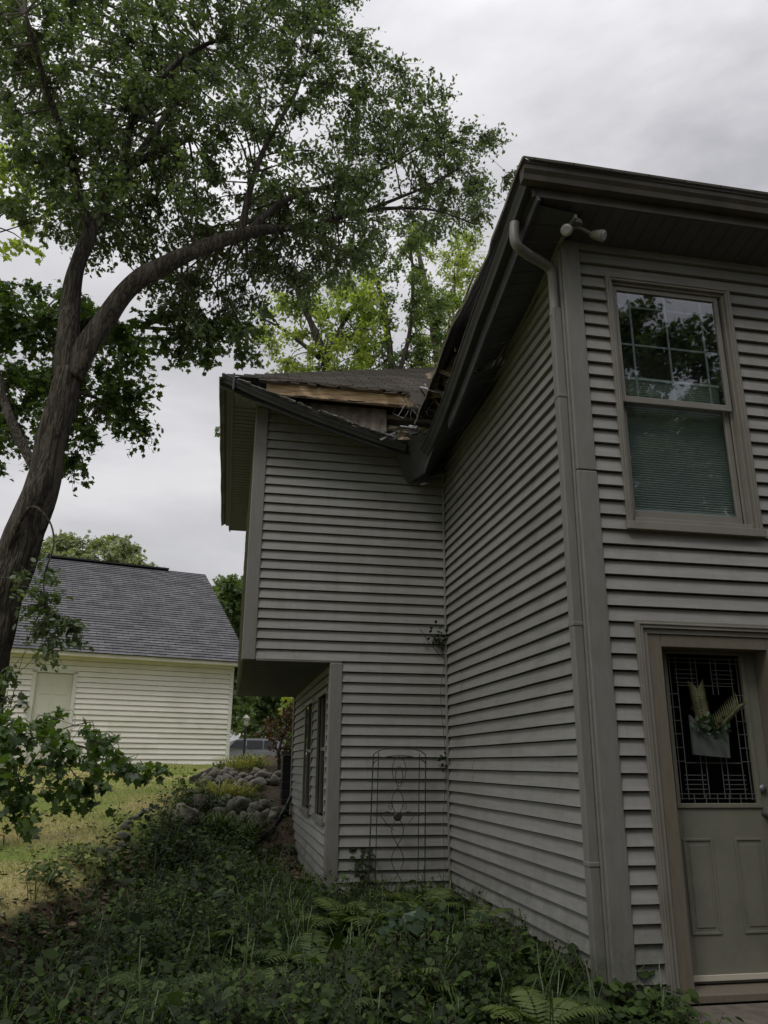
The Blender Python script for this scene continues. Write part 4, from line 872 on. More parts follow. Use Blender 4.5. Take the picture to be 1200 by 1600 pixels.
# low branch of a young maple, nearest the camera
cent, rad = fill([(-40, 1125), (60, 1112), (140, 1118), (175, 1128), (205, 1165), (250, 1205), (245, 1228), (205, 1222), (190, 1245), (160, 1225), (130, 1270), (100, 1255), (60, 1262), (45, 1300), (25, 1290), (-40, 1285)], 19, lambda px, py: (5.1, 6.2), .12, keep=.62, holes=[(110, 1225, 12), (215, 1185, 8), (150, 1190, 9), (75, 1205, 8)])
lm = [([(-3.1, 5.4, -1.25), (-3.05, 5.45, -.5), (-2.95, 5.5, .3), (-2.9, 5.5, .9), (-2.95, 5.5, 1.6)], [.06, .05, .042, .035, .02]),
      ([(-2.98, 5.5, .1), W(-120, 1190, 5.5), W(0, 1170, 5.55), W(60, 1152, 5.6), W(110, 1162, 5.65), W(170, 1180, 5.7), W(225, 1205, 5.75)], [.028, .02, .011, .009, .007, .005, .003]),
      ([W(60, 1152, 5.6), W(100, 1190, 5.6), W(120, 1215, 5.6)], [.006, .004, .003]), ([W(10, 1168, 5.5), W(30, 1220, 5.4), W(45, 1270, 5.4)], [.006, .004, .003]), ([W(70, 1152, 5.6), W(110, 1135, 5.7), W(145, 1128, 5.8)], [.005, .004, .003])]
make_tree('young_maple', 'young maple whose low leafy branch crosses the lawn at the left', 'tree', (-3.1, 5.4, -1.25), lm, cent, rad, 20, .062, 'maple', M['leaf_maple'], droop=.45, twig_r=.0022)

# light trees behind the roof
def clump_tree(name, label, base, trunk, limbs_, polys, m, lsz, shape='clump', per=55, rm=.6, step=36, Yr=(0, 1), keep=.85, cat='tree', tr=.01, holes=(), bark=None, group=None, trr=None):
    cent, rad = [], []
    for pl in polys:
        c_, r_ = fill(pl, step, lambda px, py: Yr, rm, keep=keep, holes=holes); cent += c_; rad += r_
    lm = [(trunk, trr or list(np.linspace(.2, .05, len(trunk))))]+limbs_
    return make_tree(name, label, cat, base, lm, cent, rad, per, lsz, shape, m, twig_r=tr, bark=bark, group=group)
M['bark_light'] = mat('pale_bark', (.19, .17, .145), .9, (.10, .09, .075), 8, .5, 20, stretch=(1, 1, .3))
def up(px, py, Y, gx=0): q = W(px, py, Y); return q
clump_tree('backlit_tree', 'yellow-green backlit tree behind the wing roof left of centre', (2.2, 20, -.2), [(2.2, 20, -.2), (2.2, 20, 4), W(520, 640, 20), W(500, 540, 20), W(470, 470, 20), W(455, 420, 20)],
  [([W(505, 570, 20), W(540, 500, 20), W(590, 430, 20)], [.09, .06, .02]), ([W(500, 560, 20), W(450, 520, 20), W(415, 500, 20)], [.07, .05, .02])],
  [[(395, 470), (450, 455), (500, 440), (560, 420), (600, 440), (610, 560), (580, 625), (480, 625), (430, 600), (400, 545)]], M['leaf_yellow'], .11, 'oak', 120, .5, 24, (18.5, 21.5), .9, tr=.006)
clump_tree('backlit_tree', 'slender green tree behind the ridge of the wing roof', (4.6, 22, -.2), [(4.4, 22, -.2), (4.4, 22, 5), W(625, 640, 22), W(610, 560, 22), W(600, 480, 22), W(570, 380, 22)],
  [([W(618, 600, 22), W(640, 520, 22), W(645, 430, 22), W(640, 370, 22)], [.09, .07, .05, .02]), ([W(605, 520, 22), W(575, 470, 22), W(545, 440, 22)], [.06, .04, .02])],
  [[(500, 400), (600, 350), (680, 340), (700, 400), (700, 520), (680, 625), (560, 625), (520, 500)]], M['leaf_far'], .115, 'oak', 110, .52, 24, (20, 24), .85, tr=.006)
clump_tree('backlit_tree', 'pale-barked tree with sparse leaves showing beside the sagging eave', (6.3, 24, -.2), [(6.4, 24, -.2), (6.2, 24, 5), W(695, 640, 24), W(683, 560, 24), W(672, 480, 24), W(655, 400, 24), W(640, 350, 24)],
  [([W(685, 570, 24), W(700, 520, 24), W(725, 470, 24), W(745, 420, 24)], [.08, .06, .05, .02]), ([W(668, 470, 24), W(650, 420, 24), W(620, 380, 24)], [.06, .04, .02]), ([W(705, 600, 24), W(712, 540, 24), W(708, 470, 24), W(720, 400, 24)], [.07, .055, .04, .02])],
  [[(620, 360), (700, 350), (770, 365), (760, 430), (735, 480), (730, 560), (720, 625), (640, 600), (630, 450)]], M['leaf_yellow'], .11, 'oak', 100, .55, 22, (22, 26), .8, tr=.007, bark=M['bark_light'])
# sprigs beyond the left gutter
clump_tree('side_maple', 'maple twigs showing past the left gutter of the wing', (2.0, 17, -.1), [(2.0, 17, -.1), (1.9, 17, 3), W(430, 900, 17), W(400, 760, 17), W(380, 680, 17)], [([W(398, 750, 17), W(365, 720, 17), W(345, 690, 17)], [.05, .03, .01])],
  [[(332, 690), (350, 655), (380, 650), (380, 770), (350, 765), (345, 730)]], M['leaf_maple'], .13, 'maple', 42, .32, 24, (16.6, 17.4), .8, tr=.004)
# trees beyond the garage
clump_tree('background_tree', 'pale round-topped tree left of centre above the garage ridge', (-6.5, 42, -.1), [(-6.6, 42, -.1), (-6.6, 42, 4), W(98, 860, 42), W(95, 845, 42)], [],
  [[(55, 900), (62, 845), (85, 832), (115, 838), (135, 850), (145, 900)]], M['leaf_haze'], .2, 'clump', 60, .5, 9, (40, 44), .75, tr=.012)
clump_tree('background_tree', 'pale spreading tree right of centre above the garage ridge', (-3.5, 44, -.1), [(-3.6, 44, -.1), (-3.6, 44, 5), W(178, 880, 44), W(180, 850, 44)], [],
  [[(135, 900), (140, 845), (170, 836), (205, 850), (235, 875), (245, 900)]], M['leaf_haze'], .2, 'clump', 60, .5, 9, (42, 46), .75, tr=.012)
clump_tree('background_tree', 'dense green tree between the garage roof and the wing', (-.6, 34, -.1), [(-.6, 34, -.1), (-.5, 34, 2), W(350, 1040, 34), W(356, 960, 34), W(356, 925, 34)], [],
  [[(326, 945), (332, 915), (352, 905), (378, 914), (400, 925), (410, 1060), (370, 1130), (345, 1090), (335, 1000)]], M['leaf_far'], .17, 'clump', 110, .6, 11, (32, 36.5), .95, tr=.01)
clump_tree('background_tree', 'bright green tree drooping over the pale building beyond the car', (5.6, 56, -.1), [(5.6, 56, -.2), (5.6, 56, 2), W(470, 1100, 56), W(450, 1060, 56)], [],
  [[(360, 1140), (362, 1060), (400, 1040), (470, 1040), (490, 1100), (480, 1165), (440, 1165), (415, 1140), (385, 1148)]], M['leaf_far'], .26, 'clump', 75, .8, 10, (52, 59), .95, tr=.012)
clump_tree('yellow_bush', 'small yellow-green tree showing beside the far end of the recessed wall', (2.2, 26, 0), [(2.3, 26, 0), (2.25, 26, .8), W(452, 1130, 26), W(450, 1110, 26)], [],
  [[(440, 1085), (475, 1080), (475, 1150), (450, 1145)]], M['leaf_yellow'], .18, 'clump', 60, .4, 13, (25, 27), .9, tr=.006, trr=[.06, .05, .03, .015])
clump_tree('purple_shrub', 'dark purple-brown shrub beside the house corner above the rocks', (.95, 16.4, -.1), [(1.05, 16.4, -.15), (1.05, 16.4, .3), W(448, 1130, 16.4)], [([(1.05, 16.4, 0), W(430, 1160, 16.4), W(418, 1130, 16.4)], [.02, .012, .006])],
  [[(428, 1105), (470, 1090), (480, 1190), (455, 1195), (425, 1180), (412, 1140)]], M['leaf_red'], .075, 'ovate', 75, .22, 13, (15.6, 17), .95, cat='shrub', tr=.004, trr=[.03, .025, .012])
# rear trees: some reflected in the window glass, some added to block sky light
src = clump_tree('rear_oak', 'oak standing behind the viewer to the right, reflected in the windows', (10.5, -10, -1.4), [(10.5, -10, -1.4), (10.4, -10, 2), (10.2, -10.2, 5), (10, -10, 8)],
  [([(10.4, -10, 3.), (8.5, -9, 5), (7, -8.5, 6.5)], [.12, .08, .03]), ([(10.2, -10, 4.), (12.5, -10.5, 6), (14, -11, 7)], [.12, .08, .03])], [], M['leaf_oak'], .2, 'clump')
cc = [np.array([9.8, -8.6, 7.0])+q/np.linalg.norm(q)*(rng.random()**.4)*np.array([6.0, 5.0, 5.2]) for q in rng.normal(size=(230, 3))]
cs, ds_, ns_, tw_ = spray_points(cc, [.75]*len(cc), 90, .14, .3, None)
leaves('crown', cs, ds_, ns_, .13, 'clump', M['leaf_oak'], src)
def copy_tree(o, loc, label):
    r_ = o.copy(); C.objects.link(r_); r_.location = loc; r_.rotation_euler = (0, 0, 0); r_['label'] = label
    for ch in o.children:
        c_ = ch.copy(); C.objects.link(c_); c_.parent = r_
    return r_
copy_tree(src, (2.0, -13, -1.4), 'oak standing directly behind the viewer')
copy_tree(src, (8.5, -9.5, 3.4), 'tall oak behind the viewer to the right')
copy_tree(src, (-3.5, -6, -6.8), 'unseen sunken oak added behind the viewer to the left to block low light')  # added out of view, sunk so its crown dims the lower walls
copy_tree(src, (10.5, -5.5, -7.2), 'unseen sunken oak added nearest the viewer to block low light')  # second sunken crown added to shade the wall bases
copy_tree(src, (-9.5, .5, -5.2), 'unseen oak added left of the viewer to block side light')  # added out of frame to hold back light from the left
copy_tree(src, (18.0, -7, -1.4), 'oak standing far behind the viewer to the right')
for x_, y_, z_, lb in ((4, -26, -6.5, 'unseen light-blocking oak added far behind the viewer'), (24, -17, -6.5, 'unseen light-blocking oak added far behind the viewer to the right'), (-13, -19, -6.5, 'unseen light-blocking oak added far behind the viewer to the left'), (-25, -6, -6.5, 'unseen light-blocking oak added beyond the left lawn'), (30, -4, -6.5, 'unseen light-blocking oak added beyond the right end of the house')):  # unseen ring of trees added to cut low-angle sky light
    q_ = copy_tree(src, (x_-16*.0, y_, z_), lb); q_.scale = (1.5, 1.5, 1.35)
copy_tree(src, (14.0, -13, -6.4), 'unseen sunken oak added as a hedge behind the viewer to the right')  # lowered crown added to keep bright sky out of the door glass
copy_tree(src, (4.0, -9, -6.6), 'unseen sunken oak added as a hedge behind the viewer')  # added like the one above, darkening reflections and low light
copy_tree(src, (-7.0, -9, -1.4), 'oak standing behind the viewer to the left')
# ---------------------------------------------------------------- rocks
def rock(name, px, py, wpx, label, group, sunk=.3, flat=.9, base_dz=0.):
    c_ = hit(px, py+wpx*.18); s_ = wpx*c_[1]/F_/2
    k = MB(); nu, nv = 20, 13; sd_ = rng.random()*50; ax = np.array([1, .8+.4*rng.random(), flat*(.85+.3*rng.random())]); ro = rng.random()*3.1
    vs = []
    for j in range(nv+1):
        th = math.pi*j/nv
        for i in range(nu):
            ph = 2*math.pi*i/nu; d = Vector((math.sin(th)*math.cos(ph), math.sin(th)*math.sin(ph), math.cos(th)))
            r_ = 1+.40*noise.noise(d*1.2+Vector((sd_, 0, 0)))+.16*noise.noise(d*2.7+Vector((0, sd_, 0)))+.06*noise.noise(d*6+Vector((0, sd_, 3)))
            q = np.array(d)*r_*ax; q = np.array([q[0]*math.cos(ro)-q[1]*math.sin(ro), q[0]*math.sin(ro)+q[1]*math.cos(ro), q[2]]); vs.append(q*s_)
    fs = [(j*nu+i, (j+1)*nu+i, (j+1)*nu+(i+1) % nu, j*nu+(i+1) % nu) for j in range(nv) for i in range(nu)]
    k.add(vs, fs); o = k.build(name, M['rockdark' if (group and ('lower' in group or 'dark' in group) or 'dark' in label) and rng.random() < .7 else 'rock'], None, smooth=True); o.location = (c_[0], c_[1]+s_*.3, G(c_[0], c_[1])+s_*flat*(1-sunk)); tag(o, label, 'rock', group); return o
def cz(x, y): return (240+x/4.615, 1160+y/4.615)
low = [(205, 590, 165), (320, 500, 120), (405, 492, 90), (465, 490, 80), (520, 450, 80), (610, 490, 120), (730, 515, 95), (795, 475, 75), (825, 540, 65), (890, 520, 75), (365, 575, 60), (470, 555, 85), (650, 560, 60), (750, 600, 95), (222, 500, 42), (560, 545, 60), (700, 565, 60), (860, 572, 70), (280, 570, 60), (680, 470, 50), (560, 600, 70), (640, 610, 60)]
hi = [(365, 265, 55), (440, 250, 85), (520, 235, 75), (575, 245, 60), (530, 300, 92), (480, 280, 55), (392, 300, 85), (340, 310, 62), (645, 262, 66), (600, 275, 45), (690, 282, 62), (635, 322, 85), (742, 230, 66), (775, 275, 102), (740, 330, 112), (840, 250, 46), (900, 250, 72), (872, 300, 80), (970, 310, 62), (820, 300, 45), (930, 285, 46), (560, 215, 44), (800, 225, 40), (460, 312, 50), (700, 320, 44)]
ORD = 'first second third fourth fifth sixth seventh eighth ninth tenth eleventh twelfth thirteenth fourteenth fifteenth sixteenth seventeenth eighteenth nineteenth twentieth twenty-first twenty-second twenty-third twenty-fourth twenty-fifth'.split()
low.sort(key=lambda q: (q[2] < 110, q[0])); hi.sort(); nl_ = 0
for i, (x, y, w_) in enumerate(low):
    lab = {0: 'large pale cracked fieldstone at the left end of the lower rock row', 1: 'dark mossy boulder right of the large pale stone in the lower row', 2: 'broad dark boulder near the middle of the lower rock row'}.get(i, 'mossy grey fieldstone, %s smaller stone from the left in the lower rock row' % ORD[i-3])
    rock('fieldstone', *cz(x, y), w_*1.12/4.615, lab, 'stones of the lower rock row' if i > 2 else None, sunk=.15)
for i, (x, y, w_) in enumerate(hi): rock('fieldstone', *cz(x, y), w_*.98/4.615, 'rounded pale fieldstone, %s from the left in the upper rock row' % ORD[i], 'stones of the upper rock row', sunk=.2)
rock('boulder', *cz(806, 50), 9, 'single pale stone on the crest beside the purple shrub', None, sunk=.1, flat=1.)
for i_, (x, y, w_) in enumerate(sorted([(688, 400, 62), (672, 445, 80), (660, 490, 72), (742, 345, 62), (792, 310, 50), (850, 282, 50), (560, 540, 60), (890, 250, 42), (705, 372, 50), (615, 515, 46), (820, 296, 36), (765, 328, 40)])):
    rock('edging_stone', x/3.53, 1180+y/3.53, w_/3.53, 'low flat stone on the lawn border, %s from the left' % ORD[i_], 'weathered dark stones edging the lawn', sunk=.75, flat=.55)
# black strip edging the crest
k = MB(); ep = [hit(*cz(x, y)) for x, y in ((265, 292), (330, 262), (400, 222), (480, 190), (560, 160), (650, 125), (740, 92))]
for q in ep: q[2] = G(q[0], q[1])+.03
for a_, b_ in zip(ep[:-1], ep[1:]): k.beam(a_, b_, .05, .14)
tag(k.build('bed_edging', M['edging'], None), 'dark strip edging along the crest between the lawn and the rock bed', 'edging')
# black plastic sheet turned up against the rocks
k = MB(); tp = [(XR2-.03, 13.25, -.50), (.98, 13.0, -.60), (.86, 12.75, -.78), (.72, 12.45, -.93), (.55, 12.25, -1.02), (.35, 12.15, -1.06), (.15, 12.1, -1.08)]
for i in range(len(tp)-1):
    a_, b_ = np.array(tp[i]), np.array(tp[i+1]); n0 = .03*noise.noise(Vector(a_*3)); n1 = .03*noise.noise(Vector(b_*3))
    la = a_+(-.02, -.10+n0, -.18); lb = b_+(-.02, -.10+n1, -.18); ga = a_+(-.05, -.25, -.42); gb_ = b_+(-.05, -.25, -.42)
    k.face([a_, b_, lb, la]); k.face([la, lb, gb_, ga])
k.tube([np.array(q)+(0, .01, .005) for q in tp], .022, 8)
tag(k.build('plastic_sheet', M['tarp'], None, smooth=False), 'black plastic sheet turned up between the lower rocks and the wall', 'plastic sheet')

# ---------------------------------------------------------------- ground cover
def inside_house(x, y):
    return (x > XC-.02 and y > 4.95) or (x > XR2-.04 and y > YW-.05) or (x > 2.6 and y > 3.88)
def clumpn(x, y, s=1.): return noise.noise(Vector((x*1.6*s+9, y*1.6*s, 2)))*.5+.5*noise.noise(Vector((x*4.3*s, y*4.3*s, 7)))
def veg_density(x, y):
    d = bedmask(x, y)
    if x > .05+.25*noise.noise(Vector((y*2, 0, 0))) and y > 9.6: d *= .10                    # bare mulch by the wall
    if x < -.55-(y-7)*.06+.35*noise.noise(Vector((y*1.5, 1, 0))) and y > 4.6: d *= .40          # leaf litter under the oak
    return d
cs, ds_, ns_, sz, vv = [], [], [], [], []; st = MB(); bl = MB()
n_pl = 0
while n_pl < 6400:
    y = 4.2+8.9*rng.random()**1.1; x = -3.6+6.9*rng.random()
    if inside_house(x, y) or rng.random() > veg_density(x, y): continue
    c_ = clumpn(x, y); big = noise.noise(Vector((x*.8, y*.8, 21)))
    if c_ < -.10 and rng.random() < .75: continue
    n_pl += 1; kind = rng.random(); h_ = .04+max(0, .22+.45*c_+.25*big)*rng.random()**.8
    if y > 8.3 and x < .3: h_ *= 1.25
    if x > XC-.5 or (y > YW-.7 and x > .6): h_ *= .6
    b_ = np.array([x, y, G(x, y)]); lean = rng.normal(size=3)*.3*h_; top = b_+np.array([lean[0], lean[1], h_])
    if h_ > .10: st.tube([b_, (b_+top)/2+rng.normal(size=3)*.01, top], .0016, 3, cap=False)
    tone = min(1, max(0, .22+.8*c_+.35*rng.normal()))
    if kind < .10:                                   # a few broad leaves
        nl = 3+int(rng.integers(4)); ls = .05+.04*rng.random(); up_ = .5
    elif kind < .6: nl = 6+int(h_*34); ls = .026+.026*rng.random(); up_ = 0.
    else: nl = 10+int(h_*50); ls = .016+.016*rng.random(); up_ = .0
    for i in range(nl):
        f_ = up_+(1-up_)*(i+rng.random())/nl; a_ = rng.random()*6.28; q = b_+(top-b_)*f_; q = q+np.array([math.cos(a_), math.sin(a_), 0])*ls*.8*rng.random()*(1+h_*4)
        cs.append(q); ds_.append((math.cos(a_), math.sin(a_), .5*rng.normal()-.15)); ns_.append((rng.normal()*.5, rng.normal()*.5-.2, 1)); sz.append(ls*(1.2-.5*f_+.3*rng.normal()**2)); vv.append(min(1, max(0, tone+.22*rng.normal())))
cov = leaves('ground_cover', cs, ds_, ns_, np.clip(np.array(sz), .012, .13), 'ovate', M['cover'], None, v=vv); cov['kind'] = 'stuff'
so = st.build('weed_stems', M['twig'], None); so['kind'] = 'stuff'
for i in range(420):                                # straggling grass among the weeds
    y = 4.3+7*rng.random(); x = -3+5.8*rng.random()
    if inside_house(x, y) or rng.random() > veg_density(x, y): continue
    for j in range(7):
        a_ = rng.random()*6.28; h_ = .15+.25*rng.random(); p0 = np.array([x, y, G(x, y)])+rng.normal(size=3)*(.02, .02, 0); o_ = np.array([math.cos(a_), math.sin(a_), 0])*h_*(.3+.6*rng.random()); sd_ = np.array([-math.sin(a_), math.cos(a_), 0]); pts = [p0, p0+o_*.3+(0, 0, h_*.6), p0+o_*.7+(0, 0, h_*.9), p0+o_*1.2+(0, 0, h_*.8)]
        for q in range(3):
            wa, wb = .0035*(1, 1, .7, .05)[q], .0035*(1, 1, .7, .05)[q+1]; bl.face([pts[q]-sd_*wa, pts[q]+sd_*wa, pts[q+1]+sd_*wb, pts[q+1]-sd_*wb])
o = bl.build('bed_grass', M['longblade'], None); o['kind'] = 'stuff'; at_ = o.data.attributes.new('v', 'FLOAT', 'FACE'); at_.data.foreach_set('value', rng.random(len(o.data.polygons)).astype(np.float32))
# low creeping layer
N_ = 22000; cs, vv = [], []
while len(cs) < N_:
    y = 4.2+13*rng.random()**1.4; x = -3.6+6.9*rng.random()
    if inside_house(x, y) or rng.random() > veg_density(x, y)*(1 if y < 11.8 else .3): continue
    if clumpn(x, y, .8) < -.12 and rng.random() < .7: continue
    cs.append((x, y, G(x, y)+.015+.05*rng.random())); vv.append(min(1, max(0, .3+.7*clumpn(x, y)+.2*rng.normal())))
a_ = rng.random(N_)*6.28; o = leaves('creeping_cover', cs, np.stack([np.cos(a_), np.sin(a_), rng.normal(size=N_)*.3], 1), np.stack([rng.normal(size=N_)*.4, rng.normal(size=N_)*.4, np.ones(N_)], 1), .03+.02*rng.random(N_), 'round', M['cover'], None, v=vv); o['kind'] = 'stuff'
cs, vv = [], []
while len(cs) < 9000:
    y = 8.2+9.5*rng.random(); xb = lerp_t(XB, y); x = xb+.25+1.7*rng.random()**1.2
    if x > .75 or inside_house(x, y) or (x > -.6 and (12.0 < y < 13.5 or 14.6 < y < 16.2)): continue
    c_ = clumpn(x, y, 1.3); 
    if c_ < -.05: continue
    cs.append((x, y, G(x, y)+(.04+.55*max(0, c_))*rng.random())); vv.append(min(1, max(0, .55+.5*c_+.25*rng.normal())))
n_ = len(cs); a_ = rng.random(n_)*6.28; o = leaves('border_weeds', cs, np.stack([np.cos(a_), np.sin(a_), rng.normal(size=n_)*.4], 1), np.stack([rng.normal(size=n_)*.5, rng.normal(size=n_)*.5-.2, np.ones(n_)], 1), .03+.035*rng.random(n_), 'ovate', M['cover'], None, v=vv); o['kind'] = 'stuff'
# leaf litter
cs = []
while len(cs) < 14000:
    y = 4.5+7*rng.random(); x = -3.6+6.8*rng.random()
    if inside_house(x, y) or rng.random() > bedmask(x, y)+.05: continue
    cs.append((x, y, G(x, y)+.01+.015*rng.random()))
n_ = len(cs); a_ = rng.random(n_)*6.28; o = leaves('leaf_litter', cs, np.stack([np.cos(a_), np.sin(a_), rng.normal(size=n_)*.2], 1), np.stack([rng.normal(size=n_)*.5, rng.normal(size=n_)*.5, np.ones(n_)], 1), .035+.04*rng.random(n_), 'oak', M['litter'], None, v=rng.random(n_)**2); o['kind'] = 'stuff'
k = MB()
for i in range(120):
    y = 5+4.5*rng.random(); x = -2.6+3.2*rng.random(); a_ = rng.random()*6.28; l_ = .1+.3*rng.random(); p0 = np.array([x, y, G(x, y)+.03]); d_ = np.array([math.cos(a_), math.sin(a_), .12*rng.normal()])
    if bedmask(x, y) > .5: k.tube([p0, p0+d_*l_*.5+rng.normal(size=3)*.012, p0+d_*l_], [.004, .003, .0015], 4)
o = k.build('fallen_twigs', M['splinter'], None); o['kind'] = 'stuff'
# lawn blades
cs, dd = [], []
while len(cs) < 60000:
    y = 5.5+15.8*rng.random()**1.2; x = -7+9*rng.random()
    if abs(x/y+.15) > .2 or rng.random() < bedmask(x, y)*1.15: continue
    cs.append((x, y, G(x, y)-.003+.035*noise.noise(Vector((x*.9, y*.9, 0)))))
n_ = len(cs); d_ = rng.normal(size=(n_, 3))*.5; d_[:, 2] = 1
vv = [min(1, max(0, .5+.9*noise.noise(Vector((c[0]*.7, c[1]*.7, 4)))+.3*rng.normal())) for c in cs]
o = leaves('lawn_grass', cs, d_, rng.normal(size=(n_, 3)), .022+.03*rng.random(n_), 'blade', M['blade'], None, width=.14, v=vv); o['kind'] = 'stuff'
# long grass clumps
def grass_clump(px, py, h_, n_, label, m='longblade', spread=.12):
    c_ = hit(px, py); t_ = tag(empty('grass_clump', (c_[0], c_[1], G(c_[0], c_[1]))), label, 'grass clump'); k = MB(); 
    cs, ds2, ns2, sz2 = [], [], [], []
    for i in range(n_):
        a_ = rng.random()*6.28; rr_ = spread*rng.random()**.5; p0 = np.array([c_[0]+math.cos(a_)*rr_, c_[1]+math.sin(a_)*rr_, G(c_[0], c_[1])]); o_ = np.array([math.cos(a_), math.sin(a_), 0])*(.3+.7*rng.random())*h_*1.0
        hh = h_*(.25+.75*rng.random()); pts = [p0, p0+o_*.3+(0, 0, hh*.6), p0+o_*.7+(0, 0, hh*.85), p0+o_*1.15+(0, 0, hh*.7)]; w0 = .006+.004*rng.random(); sd_ = np.array([-math.sin(a_), math.cos(a_), 0])
        for j in range(3):
            wa, wb = w0*(1, 1, .7, .05)[j], w0*(1, 1, .7, .05)[j+1]; k.face([pts[j]-sd_*wa, pts[j]+sd_*wa, pts[j+1]+sd_*wb, pts[j+1]-sd_*wb])
    o = k.build('blades', M[m], t_); at_ = o.data.attributes.new('v', 'FLOAT', 'FACE'); at_.data.foreach_set('value', rng.random(len(o.data.polygons)).astype(np.float32))
grass_clump(*cz(420, 690), .42, 150, 'arching clump of long grass below the lower rock row', spread=.22)
grass_clump(*cz(540, 680), .40, 150, 'long grass clump in front of the dark middle boulder', spread=.22)
grass_clump(*cz(330, 650), .34, 110, 'grass clump beside the large pale fieldstone', spread=.18)
grass_clump(*cz(640, 720), .38, 110, 'grass clump leaning towards the plastic sheet', spread=.2)
grass_clump(*cz(470, 400), .38, 150, 'bright green grass clump between the two rock rows', 'blade', .28)
grass_clump(*cz(620, 400), .30, 110, 'smaller green grass clump between the rock rows near the middle', 'blade', .25)
grass_clump(*cz(600, 190), .30, 130, 'green tuft on the slope under the crest edging', 'blade', .4)
grass_clump(*cz(700, 170), .28, 130, 'green tuft on the slope beside the purple shrub', 'blade', .4)
# ferns
def fern(px, py, h_, nf, label, tone=.6, dz=.12):
    c_ = hit(px, py, dz); z_ = G(c_[0], c_[1]); t_ = tag(empty('fern', (c_[0], c_[1], z_)), label, 'fern'); cs, ds2, ns2, sz2 = [], [], [], []; k = MB()
    for i in range(nf):
        a_ = 6.28*i/nf+rng.normal()*.3; ln_ = h_*(1.05+.45*rng.random()); o_ = np.array([math.cos(a_), math.sin(a_), 0]); el = 1.05+.35*rng.random()
        P = [np.array([c_[0], c_[1], z_])]; nseg = 22; an = el
        for j in range(nseg): P.append(P[-1]+(o_*math.cos(an)+np.array([0, 0, 1])*math.sin(an))*ln_/nseg); an -= .06+.03*rng.random()
        k.tube(P[::2], .0022, 3, cap=False); sd_ = np.cross(o_, (0, 0, 1))
        for j in range(4, nseg):
            f_ = j/nseg; w_ = ln_*.24*math.sin(math.pi*min(1, (1-f_)*1.12+.02))**.8 if f_ < .98 else .01
            ax = P[j]-P[j-1]; ax /= np.linalg.norm(ax)
            for s_ in (-1, 1):
                for q in (0,):
                    cs.append(P[j]-ax*q*ln_/nseg); ds2.append(sd_*s_+ax*.35+np.array([0, 0, -.1+.05*rng.normal()])); ns2.append(np.cross(ax, sd_)*np.sign(np.cross(ax, sd_)[2]+1e-9)+rng.normal(size=3)*.12); sz2.append(max(.012, w_))
    k.build('stalks', M['longblade'], t_)
    n_ = len(cs); leaves('fronds', cs, ds2, ns2, np.array(sz2), 'pinna', M['fernleaf'], t_, width=.72, v=np.clip(tone+.25*rng.normal(size=n_), 0, 1))
fern(655, 1425, .42, 9, 'light green fern near the inside corner below the trellis', .8)
fern(600, 1450, .40, 9, 'fern left of the broad-leaved plant in the middle of the bed', .5)
fern(545, 1445, .44, 9, 'tall fern in front of the wing corner post', .7)
fern(485, 1500, .36, 8, 'dark fern in the centre of the bed', .25)
fern(425, 1535, .30, 7, 'small bright fern low in the left centre of the bed', .7)
fern(735, 1450, .34, 7, 'fern close to the side wall kick board', .6)
fern(600, 1545, .36, 8, 'yellowing fern at the bottom edge of the bed', .9)
fern(845, 1600, .34, 8, 'bright yellow-green fern beside the downspout foot', 1.)
fern(700, 1520, .30, 7, 'dark low fern right of the bed centre', .3)
fern(330, 1470, .32, 7, 'fern among the weeds left of the bed centre', .35)
fern(250, 1560, .34, 7, 'fern at the lower left of the bed', .2)
fern(500, 1590, .34, 7, 'fern cut by the bottom edge near the centre', .3)
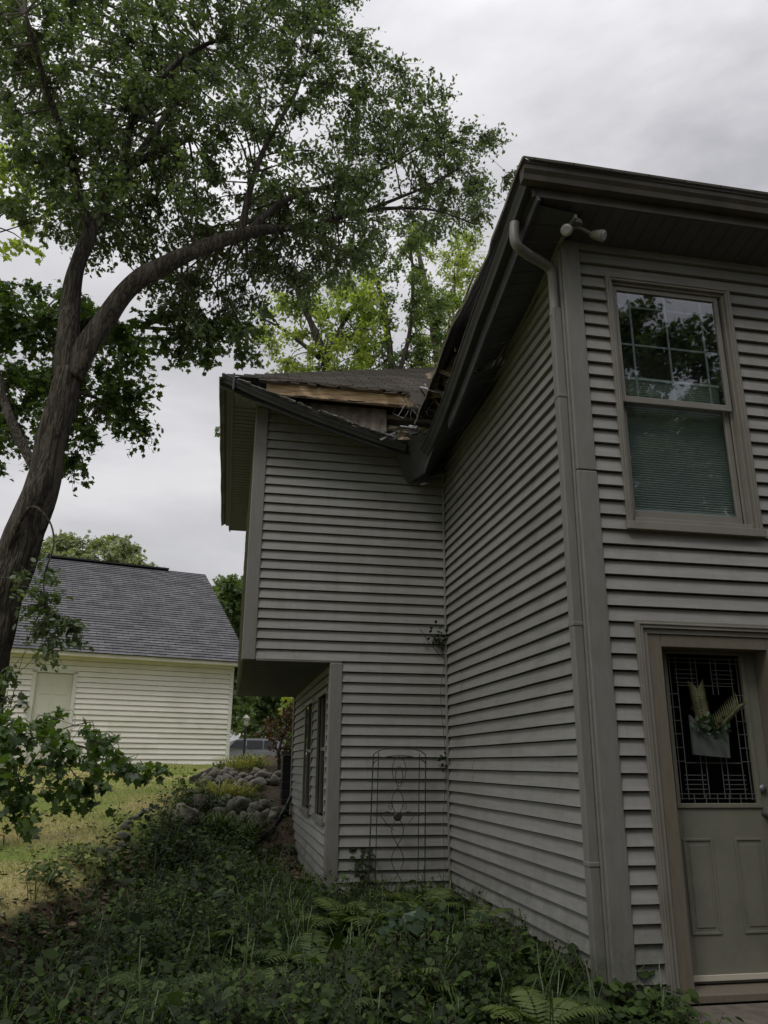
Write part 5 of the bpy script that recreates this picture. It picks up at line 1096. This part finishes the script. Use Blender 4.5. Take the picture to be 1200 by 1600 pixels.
# broad-leaved plants
def broad(px, py, h_, n_, ls, label, m='hosta', shape='round', cat='plant', spread=.8, tone=.5, name='broad_leaf_plant', dz=.1):
    c_ = hit(px, py, dz); z_ = G(c_[0], c_[1]); t_ = tag(empty(name, (c_[0], c_[1], z_)), label, cat); k = MB(); cs, ds2, ns2 = [], [], []
    for i in range(n_):
        a_ = rng.random()*6.28; f_ = .35+.65*rng.random(); o_ = np.array([math.cos(a_), math.sin(a_), 0])*h_*spread*rng.random(); q = np.array([c_[0], c_[1], z_])+o_+(0, 0, h_*f_)
        if ls > .046 or i % 6 == 0: k.tube([(c_[0], c_[1], z_), q-o_*.4-(0, 0, h_*.2), q], .0016, 4, cap=False)
        cs.append(q); ds2.append(o_/(np.linalg.norm(o_)+.01)+(0, 0, -.35)); ns2.append(np.array([0, -.25, 1])+rng.normal(size=3)*.25)
    k.build('stems', M['longblade'], t_); leaves('foliage', cs, ds2, ns2, ls*(.7+.6*rng.random(n_)), shape, M[m], t_, v=np.clip(tone+.25*rng.normal(size=n_), 0, 1))
broad(640, 1465, .30, 30, .12, 'low plant with broad bluish leaves in the middle of the bed')
broad(700, 1455, .26, 22, .11, 'broad-leaved plant next to the fern by the side wall')
broad(568, 1392, .52, 90, .07, 'narrow upright dark shrub in front of the wing wall', 'cover', 'ovate', 'shrub', .26, .0, 'shrub')
broad(1005, 1560, .24, 80, .07, 'dark leafy weed at the foot of the door casing', 'cover', 'round', 'plant', 1.0, .1, dz=0)
broad(945, 1545, .26, 80, .06, 'dark leafy weed around the foot of the downspout', 'cover', 'round', 'plant', .9, .2, dz=0)
broad(1040, 1600, .18, 60, .06, 'leafy weed at the corner of the doorstep slab', 'cover', 'round', 'plant', 1.0, .4, dz=0)
broad(960, 1590, .2, 60, .06, 'leafy weed in front of the house corner', 'cover', 'round', 'plant', 1.0, .5, dz=0)
broad(120, 1350, .16, 170, .045, 'yellow-green weeds on the lawn edge near the stones', 'fernleaf', 'ovate', 'plant', 1.3, .8, dz=0)
broad(75, 1385, .18, 150, .045, 'thin weeds at the lawn edge under the low branch', 'cover', 'ovate', 'plant', 1.2, .7, dz=0)
